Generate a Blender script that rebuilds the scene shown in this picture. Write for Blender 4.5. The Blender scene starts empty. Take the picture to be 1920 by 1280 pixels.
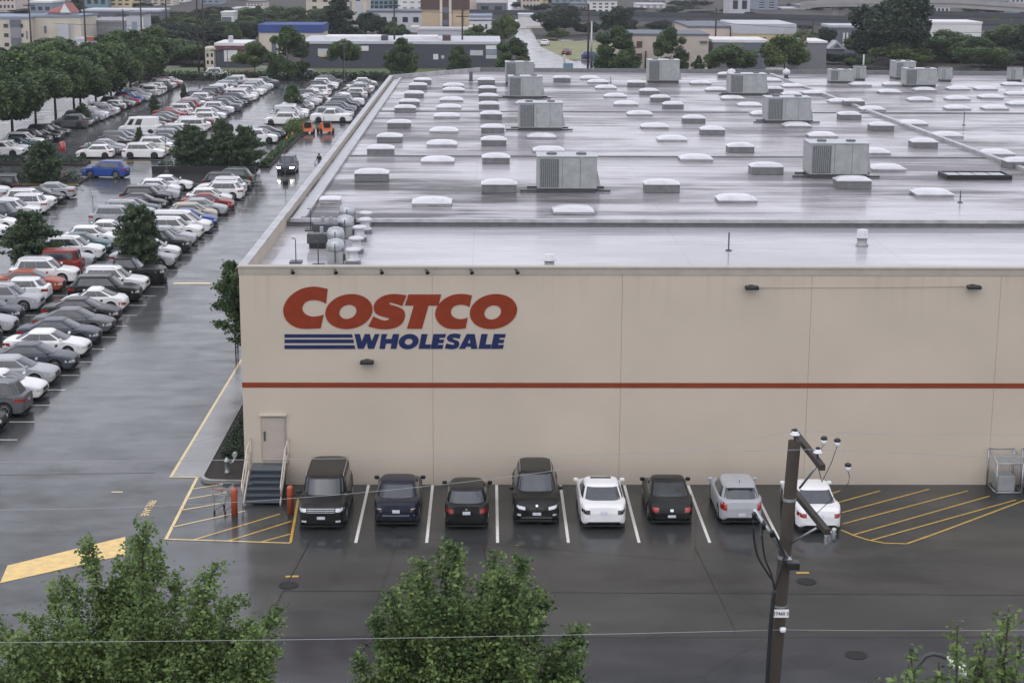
import bpy, math, random
import numpy as np
from mathutils import Vector, Matrix
from mathutils.bvhtree import BVHTree
random.seed(7); RNG = np.random.default_rng(11)
S = bpy.context.scene
C = S.collection
R = math.radians

# ------------------------------------------------------------------ camera
CP = dict(f=3217.4, pi=.2229, ya=.0149, ro=.0047)
O3 = np.array([9.811, -66.836, 21.118])
_p, _y, _r = CP['pi'], CP['ya'], CP['ro']
FW = np.array([math.sin(_y)*math.cos(_p), math.cos(_y)*math.cos(_p), -math.sin(_p)])
RT = np.array([math.cos(_y), -math.sin(_y), 0.0]); UP = np.cross(RT, FW)
RT, UP = RT*math.cos(_r)+UP*math.sin(_r), -RT*math.sin(_r)+UP*math.cos(_r)
cam = bpy.data.cameras.new('camera'); camo = bpy.data.objects.new('camera', cam); C.objects.link(camo)
cam.sensor_width = 36; cam.lens = CP['f']/1920*36; cam.clip_start = .5; cam.clip_end = 9000
m3 = Matrix((RT, UP, -FW)).transposed()
camo.matrix_world = Matrix.Translation(Vector(O3)) @ m3.to_4x4()
S.camera = camo

# ------------------------------------------------------------------ sky and sun (overcast)
SUN_EL, SUN_AZ = 52, 200           # azimuth measured clockwise from +Y
w = bpy.data.worlds.new("World"); S.world = w; w.use_nodes = True
nt = w.node_tree; nt.nodes.clear()
wo = nt.nodes.new('ShaderNodeOutputWorld'); bg = nt.nodes.new('ShaderNodeBackground')
sky = nt.nodes.new('ShaderNodeTexSky'); sky.sky_type = 'NISHITA'; sky.sun_disc = False
sky.sun_elevation = R(SUN_EL); sky.sun_rotation = R(SUN_AZ); sky.dust_density = 3.0
hs = nt.nodes.new('ShaderNodeHueSaturation'); hs.inputs['Saturation'].default_value = .30
mx = nt.nodes.new('ShaderNodeMixRGB'); mx.inputs[0].default_value = .70
mx.inputs[2].default_value = (10.3, 10.4, 11.7, 1)     # even cloud cover
nt.links.new(sky.outputs[0], hs.inputs['Color']); nt.links.new(hs.outputs[0], mx.inputs[1])
nt.links.new(mx.outputs[0], bg.inputs[0]); nt.links.new(bg.outputs[0], wo.inputs[0])
bg.inputs[1].default_value = .145
sun = bpy.data.lights.new('sun', 'SUN'); suno = bpy.data.objects.new('sun', sun); C.objects.link(suno)
sun.energy = .5; sun.angle = R(80); sun.color = (1, .97, .93)
_d = Vector((math.sin(R(SUN_AZ))*math.cos(R(SUN_EL)), math.cos(R(SUN_AZ))*math.cos(R(SUN_EL)), math.sin(R(SUN_EL))))
suno.rotation_euler = (_d).to_track_quat('Z', 'Y').to_euler()
S.view_settings.view_transform = 'Standard'; S.view_settings.look = 'None'
S.view_settings.exposure = 0; S.view_settings.gamma = 1
S.render.engine = 'CYCLES'

# ------------------------------------------------------------------ pixel <-> ground helpers (photo pixels, 1920x1280)
def ray(u, v): return FW + RT*(u-960)/CP['f'] - UP*(v-640)/CP['f']
def at_z(u, v, z=0.0):
    d = ray(u, v); q = O3+d*((z-O3[2])/d[2]); return float(q[0]), float(q[1])
def at_y(u, v, y=0.0):
    d = ray(u, v); q = O3+d*((y-O3[1])/d[1]); return float(q[0]), float(q[2])

# ------------------------------------------------------------------ materials
def nmat(name):
    m = bpy.data.materials.new(name); m.use_nodes = True
    n = m.node_tree; b = n.nodes['Principled BSDF']; return m, n, b
def N(n, t, **k):
    x = n.nodes.new(t)
    for a, v in k.items(): setattr(x, a, v)
    return x
def pos(n, sc=(1, 1, 1), obj=False):
    if obj: o = N(n, 'ShaderNodeTexCoord').outputs['Object']
    else: o = N(n, 'ShaderNodeNewGeometry').outputs['Position']
    mp = N(n, 'ShaderNodeMapping'); mp.inputs['Scale'].default_value = sc
    n.links.new(o, mp.inputs[0]); return mp.outputs[0]
def noise(n, vec, scale, detail=4, rough=.55):
    x = N(n, 'ShaderNodeTexNoise'); x.inputs['Scale'].default_value = scale
    x.inputs['Detail'].default_value = detail; x.inputs['Roughness'].default_value = rough
    n.links.new(vec, x.inputs['Vector']); return x.outputs['Fac']
def ramp(n, fac, a, b, ca=(0, 0, 0, 1), cb=(1, 1, 1, 1)):
    x = N(n, 'ShaderNodeValToRGB'); e = x.color_ramp.elements
    e[0].position = a; e[1].position = b; e[0].color = ca; e[1].color = cb
    n.links.new(fac, x.inputs[0]); return x.outputs[0]
def mix(n, f, a, b, mode='MIX'):
    x = N(n, 'ShaderNodeMixRGB', blend_type=mode)
    for i, v in ((0, f), (1, a), (2, b)):
        if hasattr(v, 'links') or isinstance(v, bpy.types.NodeSocket): n.links.new(v, x.inputs[i])
        else: x.inputs[i].default_value = v
    return x.outputs[0]
def maprange(n, f, a, b, c, d):
    x = N(n, 'ShaderNodeMapRange'); n.links.new(f, x.inputs[0])
    for i, v in enumerate((a, b, c, d)): x.inputs[i+1].default_value = v
    return x.outputs[0]
def bump(n, h, strength, dist):
    x = N(n, 'ShaderNodeBump'); x.inputs['Strength'].default_value = strength; x.inputs['Distance'].default_value = dist
    n.links.new(h, x.inputs['Height']); return x.outputs[0]
def c4(c, k=1.0): return (c[0]*k, c[1]*k, c[2]*k, 1)
def mat(name, col, rough=.6, var=.18, scale=2.0, metal=0.0, bmp=0.0, coat=0.0, spec=.5):
    m, n, b = nmat(name); b.inputs['Specular IOR Level'].default_value = spec
    f = noise(n, pos(n), scale, 5)
    col = mix(n, ramp(n, f, .3, .7), c4(col, 1-var), c4(col, 1+var*.6))
    n.links.new(col, b.inputs['Base Color'])
    n.links.new(maprange(n, f, .3, .7, rough*.85, min(1, rough*1.12)), b.inputs['Roughness'])
    b.inputs['Metallic'].default_value = metal; b.inputs['Coat Weight'].default_value = coat
    if bmp: n.links.new(bump(n, noise(n, pos(n), scale*8, 3), .4, bmp), b.inputs['Normal'])
    return m

M = {}
def wet_ground(name, ca, cb, cr0, cr1, patch=.10, streak=(1, .35, 1), bumpd=.0045, coat=1.0, rbase=.55):
    m, n, b = nmat(name)
    big = noise(n, pos(n, streak), patch, 5, .6)
    mid = noise(n, pos(n, (.45, .85, 1)), .7, 6, .65)
    fine = noise(n, pos(n), 28, 3, .7)
    col = mix(n, ramp(n, big, .32, .68), c4(ca), c4(cb))
    col = mix(n, .5, col, mix(n, ramp(n, mid, .35, .65), c4(ca, .8), c4(cb, 1.1)))
    col = mix(n, .35, col, mix(n, fine, c4(ca, .6), c4(cb, 1.35)))
    # cracks / sealed seams
    vo = N(n, 'ShaderNodeTexVoronoi', feature='DISTANCE_TO_EDGE'); vo.inputs['Scale'].default_value = .09
    n.links.new(pos(n, (1, .8, 1)), vo.inputs['Vector'])
    n.links.new(mix(n, ramp(n, vo.outputs['Distance'], .0, .006, (.55, .55, .55, 1), (0, 0, 0, 1)), col, c4(ca, .45)), b.inputs['Base Color'])
    b.inputs['Roughness'].default_value = rbase; b.inputs['Specular IOR Level'].default_value = .15
    b.inputs['Coat IOR'].default_value = 1.34
    n.links.new(maprange(n, mix(n, .5, big, mid), .40, .60, coat*.45, coat), b.inputs['Coat Weight'])
    blend = mix(n, .45, big, mid)
    n.links.new(maprange(n, blend, .36, .64, cr0, cr1), b.inputs['Coat Roughness'])
    n.links.new(bump(n, fine, .7, bumpd), b.inputs['Normal'])
    n.links.new(bump(n, noise(n, pos(n), 3.0, 3, .6), .22, .008), b.inputs['Coat Normal'])
    return m
M['asphalt'] = wet_ground('wet_asphalt', (.013, .016, .016), (.038, .041, .041), .02, .22)
M['concrete_wet'] = wet_ground('wet_concrete', (.16, .16, .16), (.24, .235, .23), .10, .32, .35, (1, 1, 1))

def roof_mat(name='wet_roof_membrane', dk=(.040, .036, .038, 1), lt=(.30, .285, .295, 1), w0=.16, w1c=.80):
    m, n, b = nmat(name)
    a = noise(n, pos(n, (.060, .62, 1)), 1.1, 8, .70)       # long thin streaks of standing water
    c = noise(n, pos(n, (.16, .34, 1)), .42, 6, .62)        # broad blotches
    dry = noise(n, pos(n, (.03, .05, 1)), 1.0, 2, .5)
    bl = mix(n, .5, a, c)
    msk = ramp(n, bl, .44, .56)
    col = mix(n, msk, dk, lt)
    col = mix(n, ramp(n, dry, .42, .62), col, mix(n, .5, col, (.34, .325, .34, 1)))
    sp = N(n, 'ShaderNodeSeparateXYZ'); n.links.new(N(n, 'ShaderNodeNewGeometry').outputs['Position'], sp.inputs[0])
    w1 = N(n, 'ShaderNodeMath', operation='PINGPONG'); n.links.new(sp.outputs['Y'], w1.inputs[0]); w1.inputs[1].default_value = .92
    col = mix(n, ramp(n, w1.outputs[0], .012, .045, (.55, .55, .55, 1), (0, 0, 0, 1)), col, (.05, .048, .055, 1))
    w2 = N(n, 'ShaderNodeMath', operation='PINGPONG'); n.links.new(sp.outputs['X'], w2.inputs[0]); w2.inputs[1].default_value = 4.6
    col = mix(n, ramp(n, w2.outputs[0], .010, .03, (.35, .35, .35, 1), (0, 0, 0, 1)), col, (.09, .085, .09, 1))
    n.links.new(col, b.inputs['Base Color']); b.inputs['Roughness'].default_value = .6; b.inputs['Specular IOR Level'].default_value = .3
    n.links.new(maprange(n, bl, .44, .56, w0, w1c), b.inputs['Coat Weight']); b.inputs['Coat IOR'].default_value = 1.33
    n.links.new(maprange(n, a, .38, .6, .03, .28), b.inputs['Coat Roughness'])
    n.links.new(bump(n, noise(n, pos(n, (.3, 2, 1)), 2.0, 4), .45, .008), b.inputs['Coat Normal'])
    return m
M['roof'] = roof_mat()
M['roof_pale'] = roof_mat('pale_wet_membrane', (.26, .255, .27, 1), (.42, .41, .43, 1), .55, .85)

def wall_mat():
    m, n, b = nmat('painted_concrete_wall')
    base = (.485, .425, .348)
    f = noise(n, pos(n, (.25, .25, .25)), 1.0, 4)
    col = mix(n, ramp(n, f, .3, .7), c4(base, .94), c4(base, 1.05))
    sx = noise(n, pos(n, (2.4, 1, .06)), 1.2, 5, .6)      # rain streaks that run down from the coping
    z = N(n, 'ShaderNodeSeparateXYZ'); n.links.new(N(n, 'ShaderNodeNewGeometry').outputs['Position'], z.inputs[0])
    top = maprange(n, z.outputs['Z'], 6.5, 8.9, 0, .32)
    mk = N(n, 'ShaderNodeMath', operation='MULTIPLY'); n.links.new(top, mk.inputs[0]); n.links.new(ramp(n, sx, .52, .75), mk.inputs[1])
    col = mix(n, mk.outputs[0], col, c4(base, .62))
    low = maprange(n, z.outputs['Z'], .9, .0, 0, .35)     # splash dirt along the foot
    mk2 = N(n, 'ShaderNodeMath', operation='MULTIPLY'); n.links.new(low, mk2.inputs[0]); n.links.new(noise(n, pos(n), 1.5, 5), mk2.inputs[1])
    col = mix(n, mk2.outputs[0], col, (.16, .15, .13, 1))
    n.links.new(col, b.inputs['Base Color']); b.inputs['Roughness'].default_value = .8; b.inputs['Specular IOR Level'].default_value = .2
    n.links.new(bump(n, noise(n, pos(n), 18, 3), .3, .004), b.inputs['Normal'])
    return m
M['wall'] = wall_mat()
M['wall_dark'] = mat('joint_sealant', (.235, .21, .18), .9)
M['coping'] = mat('coping_metal', (.36, .325, .27), .5, .1)
M['coping_white'] = mat('white_roof_edge', (.36, .36, .37), .45, .35, 1.2)
M['stripe'] = mat('red_stripe_paint', (.215, .046, .022), .6, .1, spec=.08)
M['sign_red'] = mat('red_sign_paint', (.22, .038, .016), .6, .12, 3, spec=.08)
M['sign_blue'] = mat('blue_sign_paint', (.018, .028, .092), .6, .12, 3, spec=.08)
M['door'] = mat('door_paint', (.40, .35, .30), .5, .08)
M['black'] = mat('black_metal', (.012, .012, .013), .45, .3)
M['dark'] = mat('dark_grey_metal', (.05, .055, .06), .5, .25)
M['galv'] = mat('galvanised_metal', (.40, .42, .43), .38, .2, 4, .7)
M['hvac'] = mat('grey_casing', (.30, .315, .315), .45, .16, 2.5)
M['hvac_dark'] = mat('condenser_coil', (.105, .115, .12), .6, .3, 6)
M['white'] = mat('white_plastic', (.78, .78, .79), .35, .1)
M['dome'] = mat('acrylic_dome', (.50, .50, .52), .3, .14, 1, coat=.3)
M['curb'] = mat('skylight_curb', (.145, .15, .155), .55, .25, 3)
M['yellow'] = mat('yellow_road_paint', (.52, .33, .045), .5, .30, 6, coat=.6)
M['yellow_pale'] = mat('pale_yellow_road_paint', (.64, .47, .16), .5, .25, 5, coat=.6)
M['white_paint'] = mat('white_road_paint', (.66, .66, .62), .5, .22, 7, coat=.6)
M['rail'] = mat('cream_rail_paint', (.52, .46, .39), .45, .1)
M['stair'] = mat('blue_grey_stair_tread', (.055, .075, .09), .4, .2, 5, coat=.5)
M['stair_dark'] = mat('stair_riser', (.020, .026, .032), .5, .2)
M['bollard'] = mat('orange_red_bollard_paint', (.38, .075, .028), .4, .15, 5, coat=.3)
M['soil'] = mat('wet_bark_mulch', (.022, .017, .013), .9, .4, 12, bmp=.03)
M['grass'] = mat('grass', (.085, .115, .045), .95, .35, .8, bmp=.05)
M['drygrass'] = mat('dry_grass', (.20, .20, .10), .95, .35, .25, bmp=.05)
M['pole'] = mat('weathered_wood_pole', (.036, .028, .020), .85, .45, 9, bmp=.012)
M['wood_light'] = mat('split_wood', (.17, .12, .075), .8, .3, 8)
M['bark'] = mat('bark', (.045, .038, .03), .9, .35, 10, bmp=.01)
M['cable'] = mat('black_cable', (.012, .013, .016), .5, .1)
M['wire'] = mat('aluminium_wire', (.30, .30, .31), .5, .1)
M['porcelain'] = mat('white_porcelain', (.75, .75, .76), .2, .05)
M['tyre'] = mat('tyre_rubber', (.014, .014, .015), .75, .2)
M['rim'] = mat('alloy_rim', (.34, .35, .36), .3, .1, 5, .8)
M['chrome'] = mat('chrome_trim', (.62, .63, .65), .15, .05, 5, .9)
M['lamp_red'] = mat('red_tail_lamp', (.30, .018, .012), .2, .2, 8, coat=.7)
M['lamp_dark'] = mat('smoked_tail_lamp', (.035, .02, .02), .18, .2, 8, coat=.7)
M['lamp_clear'] = mat('clear_head_lamp', (.55, .57, .60), .12, .15, 8, coat=1)
M['plate'] = mat('licence_plate', (.55, .57, .62), .4, .25, 14)
M['orange'] = mat('orange_machine_paint', (.55, .12, .02), .4, .12)
M['manhole'] = mat('cast_iron_cover', (.010, .010, .010), .9, .3, 20)
M['skin'] = mat('skin', (.35, .22, .16), .6, .05)
M['cloth_dark'] = mat('dark_cloth', (.02, .022, .03), .9, .2)
M['hair'] = mat('dark_hair', (.02, .014, .01), .7, .1)
def emit(name, col, k):
    m, n, b = nmat(name); b.inputs['Base Color'].default_value = c4(col)
    b.inputs['Emission Color'].default_value = c4(col); b.inputs['Emission Strength'].default_value = k; return m
M['lit'] = emit('lit_head_lamp', (1, .97, .9), 14)
def paint():
    m, n, b = nmat('car_paint')
    oi = N(n, 'ShaderNodeObjectInfo')
    f = noise(n, pos(n), 1.2, 3)
    n.links.new(mix(n, ramp(n, f, .3, .7), oi.outputs['Color'], mix(n, .12, oi.outputs['Color'], (.12, .12, .12, 1))), b.inputs['Base Color'])
    b.inputs['Roughness'].default_value = .38; b.inputs['Metallic'].default_value = 0
    b.inputs['Coat Weight'].default_value = .32; b.inputs['Coat IOR'].default_value = 1.4; b.inputs['Coat Roughness'].default_value = .08; b.inputs['Specular IOR Level'].default_value = .15
    n.links.new(bump(n, noise(n, pos(n), 70, 2), .10, .003), b.inputs['Coat Normal'])    # rain beads
    return m
M['paint'] = paint()
def glass():
    m, n, b = nmat('car_glass'); b.inputs['Base Color'].default_value = (.022, .028, .034, 1)
    f = noise(n, pos(n), 2.5, 3)
    n.links.new(mix(n, f, (.012, .016, .02, 1), (.05, .06, .07, 1)), b.inputs['Base Color'])
    b.inputs['Roughness'].default_value = .10; b.inputs['IOR'].default_value = 1.68
    n.links.new(bump(n, noise(n, pos(n), 55, 2), .10, .004), b.inputs['Normal']); return m
M['glass'] = glass()
def leafmat(name, ca, cb, scale=1.6, cc=None):
    m, n, b = nmat(name)
    oi = N(n, 'ShaderNodeObjectInfo')
    v = noise(n, pos(n), scale, 3, .6)
    at = N(n, 'ShaderNodeAttribute'); at.attribute_name = 'tint'
    mm = mix(n, .55, v, at.outputs['Fac'])
    col = mix(n, ramp(n, mm, .30, .70), c4(ca), c4(cb))
    col = mix(n, maprange(n, oi.outputs['Random'], 0, 1, 0, .35), col, c4(cc or cb))
    n.links.new(col, b.inputs['Base Color']); b.inputs['Roughness'].default_value = .55
    b.inputs['Specular IOR Level'].default_value = .35
    tr = N(n, 'ShaderNodeBsdfTranslucent'); n.links.new(col, tr.inputs[0])
    ms = N(n, 'ShaderNodeMixShader'); ms.inputs[0].default_value = .25
    out = n.nodes['Material Output']
    n.links.new(b.outputs[0], ms.inputs[1]); n.links.new(tr.outputs[0], ms.inputs[2]); n.links.new(ms.outputs[0], out.inputs[0])
    return m
M['leaf'] = leafmat('leaf_green', (.034, .072, .024), (.190, .275, .085))
M['leaf_street'] = leafmat('street_tree_leaf', (.024, .052, .022), (.105, .165, .060), .5)
M['leaf_dark'] = leafmat('dark_evergreen', (.014, .032, .020), (.050, .080, .044), .5)
M['leaf_light'] = leafmat('light_leaf', (.05, .085, .025), (.13, .18, .055), .4)
M['needle'] = leafmat('pine_needle', (.022, .048, .028), (.110, .165, .080), .8)

# ------------------------------------------------------------------ mesh helpers
class MB:
    def __init__(s): s.v = []; s.f = []; s.mi = []; s.mats = []; s.sm = []
    def m(s, mt):
        if mt not in s.mats: s.mats.append(mt)
        return s.mats.index(mt)
    def add(s, vs, fs, mt, smooth=False):
        k = len(s.v); i = s.m(mt); s.v += [tuple(map(float, q)) for q in vs]
        for f in fs: s.f.append([a+k for a in f]); s.mi.append(i); s.sm.append(smooth)
    def box(s, x0, x1, y0, y1, z0, z1, mt, bev=0.0):
        if bev <= 0:
            v = [(x, y, z) for z in (z0, z1) for y in (y0, y1) for x in (x0, x1)]
            s.add(v, [(0, 2, 3, 1), (4, 5, 7, 6), (0, 1, 5, 4), (2, 6, 7, 3), (0, 4, 6, 2), (1, 3, 7, 5)], mt)
        else:
            b = bev
            rings = [(z0, b), (z0+b, 0), (z1-b, 0), (z1, b)]
            vs = []
            for z, i in rings:
                for (sx, sy) in ((0, 0), (1, 0), (1, 1), (0, 1)):
                    X0, X1, Y0, Y1 = x0+i, x1-i, y0+i, y1-i
                    X = (X0, X1)[sx]; Y = (Y0, Y1)[sy]
                    bx = b*(1 if sx == 0 else -1); by = b*(1 if sy == 0 else -1)
                    a, c = (X+bx*.7, Y), (X, Y+by*.7)
                    vs += ([(c[0], c[1], z), (a[0], a[1], z)] if (sx+sy) % 2 == 0 else [(a[0], a[1], z), (c[0], c[1], z)])
            fs = []
            for r in range(3):
                for k in range(8):
                    a = r*8+k; bq = r*8+(k+1) % 8; fs.append((a, bq, bq+8, a+8))
            fs.append(tuple(range(7, -1, -1))); fs.append(tuple(range(24, 32)))
            s.add(vs, fs, mt)
    def cyl(s, p0, p1, r0, r1, mt, n=12, caps=True, smooth=True):
        p0 = Vector(p0); p1 = Vector(p1); d = (p1-p0)
        if d.length < 1e-6: return
        q = d.to_track_quat('Z', 'Y'); vs = []
        for p, r in ((p0, r0), (p1, r1)):
            for k in range(n):
                a = 2*math.pi*k/n; vs.append(p+q @ Vector((r*math.cos(a), r*math.sin(a), 0)))
        s.add(vs, [(k, (k+1) % n, (k+1) % n+n, k+n) for k in range(n)], mt, smooth)
        if caps: s.add(vs, [tuple(range(n-1, -1, -1)), tuple(range(n, 2*n))], mt)
    def tube(s, pts, r, mt, n=8):
        pts = [Vector(p) for p in pts]; vs = []; L = len(pts)
        for i, p in enumerate(pts):
            d = (pts[min(i+1, L-1)]-pts[max(i-1, 0)]).normalized()
            q = d.to_track_quat('Z', 'Y'); rr = r[i] if isinstance(r, (list, tuple)) else r
            for k in range(n):
                a = 2*math.pi*k/n; vs.append(p+q @ Vector((rr*math.cos(a), rr*math.sin(a), 0)))
        fs = [(i*n+k, i*n+(k+1) % n, (i+1)*n+(k+1) % n, (i+1)*n+k) for i in range(L-1) for k in range(n)]
        fs += [tuple(range(n-1, -1, -1)), tuple(range((L-1)*n, L*n))]
        s.add(vs, fs, mt, True)
    def lathe(s, prof, c, mt, n=16, smooth=True):
        vs = []; L = len(prof)
        for r, z in prof:
            for k in range(n):
                a = 2*math.pi*k/n; vs.append((c[0]+r*math.cos(a), c[1]+r*math.sin(a), c[2]+z))
        fs = [(i*n+k, i*n+(k+1) % n, (i+1)*n+(k+1) % n, (i+1)*n+k) for i in range(L-1) for k in range(n)]
        fs += [tuple(range(n-1, -1, -1)), tuple(range((L-1)*n, L*n))]
        s.add(vs, fs, mt, smooth)
    def poly(s, pts, z, mt): s.add([(x, y, z) for x, y in pts], [tuple(range(len(pts)))], mt)
    def prism(s, pts, z0, z1, mt):
        n = len(pts); v = [(x, y, z0) for x, y in pts]+[(x, y, z1) for x, y in pts]
        s.add(v, [tuple(range(n-1, -1, -1)), tuple(range(n, 2*n))]+[(k, (k+1) % n, (k+1) % n+n, k+n) for k in range(n)], mt)
    def mesh(s, name):
        me = bpy.data.meshes.new(name); me.from_pydata(s.v, [], s.f)
        for mt in s.mats: me.materials.append(mt)
        me.polygons.foreach_set('material_index', s.mi); me.polygons.foreach_set('use_smooth', s.sm)
        me.update(); return me
    def build(s, name, parent=None, **k): return obj(name, s.mesh(name), parent, **k)
def obj(name, me, parent=None, **k):
    o = bpy.data.objects.new(name, me); C.objects.link(o)
    if parent is not None: o.parent = parent
    tag(o, **k); return o
def tag(o, label=None, cat=None, group=None, kind=None):
    if label: o['label'] = label
    if cat: o['category'] = cat
    if group: o['group'] = group
    if kind: o['kind'] = kind
    return o
def empty(name, loc=(0, 0, 0), rz=0, label=None, cat=None, group=None, sc=1):
    o = bpy.data.objects.new(name, None); C.objects.link(o); o.location = loc; o.rotation_euler = (0, 0, rz)
    o.scale = (sc, sc, sc); o.empty_display_size = .3
    return tag(o, label, cat, group)
def copy_tree(o, parent=None):
    c = o.copy(); C.objects.link(c)
    if parent is not None: c.parent = parent
    for ch in o.children: copy_tree(ch, c)
    return c
def sharp(me, ang=35):
    me.set_sharp_from_angle(angle=R(ang)); return me
ORD = ['nearest', 'second', 'third', 'fourth', 'fifth', 'sixth', 'seventh', 'eighth', 'ninth', 'tenth', 'eleventh', 'twelfth',
       'thirteenth', 'fourteenth', 'fifteenth', 'sixteenth', 'seventeenth', 'eighteenth', 'nineteenth', 'twentieth']
ORD += ['twenty-'+q for q in ('first', 'second', 'third', 'fourth', 'fifth', 'sixth', 'seventh', 'eighth', 'ninth')]+['thirtieth']
ORD += ['thirty-'+q for q in ('first', 'second', 'third', 'fourth', 'fifth', 'sixth', 'seventh', 'eighth', 'ninth')]+['fortieth']

# ------------------------------------------------------------------ ground and paint
def struct(name, mb): return mb.build(name, kind='structure')
g = MB(); g.add([(-4000, -400, 0), (4000, -400, 0), (4000, 6000, 0), (-4000, 6000, 0)], [(0, 1, 2, 3)], M['asphalt']); struct('ground', g)
g = MB(); g.add([(-34, 226.5, .05), (18, 226.5, .05), (18, 254.5, .05), (-62, 254.5, .05), (-62, 240, .05)], [(0, 1, 2, 3, 4)], M['grass']); struct('grass_verge', g)
g = MB(); g.poly([(23, 285), (48, 270), (60, 300), (58, 356), (22, 358)], .05, M['drygrass']); struct('meadow', g)
g = MB(); g.poly([(-400, 262), (17, 262), (16.5, 800), (-400, 800)], .03, M['soil']); g.poly([(60, 262), (500, 262), (500, 800), (23, 800), (22, 366), (60, 362)], .03, M['soil']); struct('grass_land', g)
# distant road that runs away between the trees
g = MB(); g.poly([(17.5, 244), (31, 244), (26, 285), (22, 330), (21.5, 420), (17, 420), (17.2, 300)], .06, M['concrete_wet']); struct('far_road', g)
# side street behind the row of street trees
g = MB(); g.poly([(-66, 60), (-48, 60), (-47.5, 262), (-66, 262)], .004, M['concrete_wet']); struct('side_street', g)
# walkway strip inside the yellow line and planting bed with its kerb
g = MB(); g.poly([(-2.0, .9), (-2.0, 105), (-3.15, 105), (-3.15, 1.1)], .006, M['concrete_wet']); struct('walkway', g)
k = MB()
bed = [(-1.95, 105)]+[(-1.95, 1.5)]+[(-1.35+.6*math.cos(a), .95+.85*math.sin(a)) for a in np.linspace(math.pi, 1.5*math.pi, 7)]+[(0, .05), (0, 105)]
inn = [(-1.80, 105)]+[(-1.80, 1.5)]+[(-1.32+.48*math.cos(a), .97+.70*math.sin(a)) for a in np.linspace(math.pi, 1.5*math.pi, 7)]+[(0, .2), (0, 105)]
n_ = len(bed)
k.add([(x, y, .14) for x, y in bed]+[(x, y, .14) for x, y in inn]+[(x, y, 0) for x, y in bed],
      [(i, i+1, i+1+n_, i+n_) for i in range(n_-2)]+[(i+2*n_, i+1+2*n_, i+1, i) for i in range(n_-2)], M['concrete_wet'])
struct('kerb', k)
g = MB(); g.add([(x, y, .11) for x, y in inn], [tuple(range(n_))], M['soil']); struct('planting_bed', g)

M['street'] = wet_ground('wet_street', (.014, .017, .021), (.028, .032, .038), .03, .16, .2, (.4, 1, 1))  # wet film is smoother; bluish base puts the sky's reflection into the colour
M['tar'] = mat('tar_seam', (.010, .010, .011), .35, .2, 5)
g = MB(); g.poly([(-200, -60), (200, -60), (200, -16.1), (-200, -15.6)], .004, M['street']); struct('street', g)
def line(mb, a, b, wd, mt, z=.008):
    a = Vector(a); b = Vector(b); d = (b-a).normalized(); n = Vector((-d.y, d.x))*wd/2
    mb.add([(a+n).to_tuple()+(z,), (a-n).to_tuple()+(z,), (b-n).to_tuple()+(z,), (b+n).to_tuple()+(z,)], [(0, 1, 2, 3)], mt)
g = MB(); line(g, (-60, -15.85), (90, -16.1), .07, M['tar'], .009); line(g, (3.3, -7.2), (2.6, -15.9), .05, M['tar'], .009); line(g, (-12, 1.2), (-3.9, 1.6), .04, M['tar'], .009); line(g, (2.9, -11.9), (30, -12.4), .035, M['tar'], .009)
for x_ in (9.7, 17.4): line(g, (x_, -7.4), (x_+.4, -15.9), .035, M['tar'], .010)
struct('tar_seams', g)
g = MB()
for i in range(1, 8): line(g, (5.007+2.6*(i-1), -.08), (5.007+2.6*(i-1), -7.07), .11, M['white_paint'])
struct('stall_lines', g)
g = MB()
for i in range(0, 31):
    y = 3.55+2.96*i
    line(g, (-22.4, y), (-10.95, y), .10, M['white_paint'])
for i in range(0, 11): line(g, (-34, 60+2.96*i), (-25.2, 60+2.96*i), .10, M['white_paint'])
for x0, x1 in ((-43.8, -38.2), (-34.0, -23.2), (-18.8, -7.6)):
    for i in range(0, 36):
        y = 111+2.96*i
        if x1 > -10 and y < 140: continue
        line(g, (x0, y), (x1, y), .10, M['white_paint'])
struct('lot_lines', g)
YP = M['yellow_pale']
g = MB()
line(g, (-3.2, 60), (-3.2, 1.05), .12, YP); line(g, (-3.26, 1.0), (-2.05, .93), .10, YP, .012)
line(g, (-2.1, .87), (-2.0, -6.6), .12, YP); line(g, (-2.06, -6.66), (2.62, -7.1), .10, YP, .012); line(g, (2.62, -7.04), (2.35, -1.9), .10, M['yellow'])
for (a, b) in (((-2.02, -.6), (-.9, .05)), ((-2.02, -1.9), (-.6, -1.05)), ((-2.02, -3.3), (-.45, -2.35)), ((-2.0, -5.3), (.45, -3.4)), ((-.95, -6.72), (1.85, -3.75)), ((.35, -6.83), (2.4, -4.6)), ((1.55, -6.95), (2.5, -6.1))):
    line(g, a, b, .09, YP if a[0] < -1 else M['yellow'])
struct('hatched_no_parking', g)
g = MB()                                                            # hatched bay on the right with its curved edge
ed = [at_z(*q) for q in ((1577, 993), (1600, 1003), (1628, 1012), (1660, 1018), (1700, 1019), (1760, 998), (1920, 938), (2050, 890))]
for a, b in zip(ed[:-1], ed[1:]): line(g, a, b, .09, M['yellow'])
for a, b in (((1560, 925), (1578, 919)), ((1568, 943), (1650, 920)), ((1578, 961), (1742, 917)), ((1580, 982), (1815, 920)), ((1598, 1003), (1855, 930)), ((1632, 1013), (1905, 937))):
    a = at_z(*a); b = at_z(*b); line(g, a, b, .08, M['yellow'], .011)
struct('hatched_bay', g)
M['yellow_band'] = mat('yellow_band_paint', (.66, .43, .095), .5, .28, 3, coat=.5)
g = MB(); g.poly([at_z(*q) for q in ((14, 1060), (235, 1006), (235, 1040), (0, 1093))], .010, M['yellow_band']); struct('yellow_crossing_band', g)
g = MB()
for (a, b, wd) in (((325, 531), (398, 531), .5), ((110, 303), (280, 303), .25)): line(g, at_z(*a), at_z(*b), wd, YP)
line(g, (-5.2, -1.0), (-4.75, -1.02), .12, YP)
struct('yellow_stop_bar', g)
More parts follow.
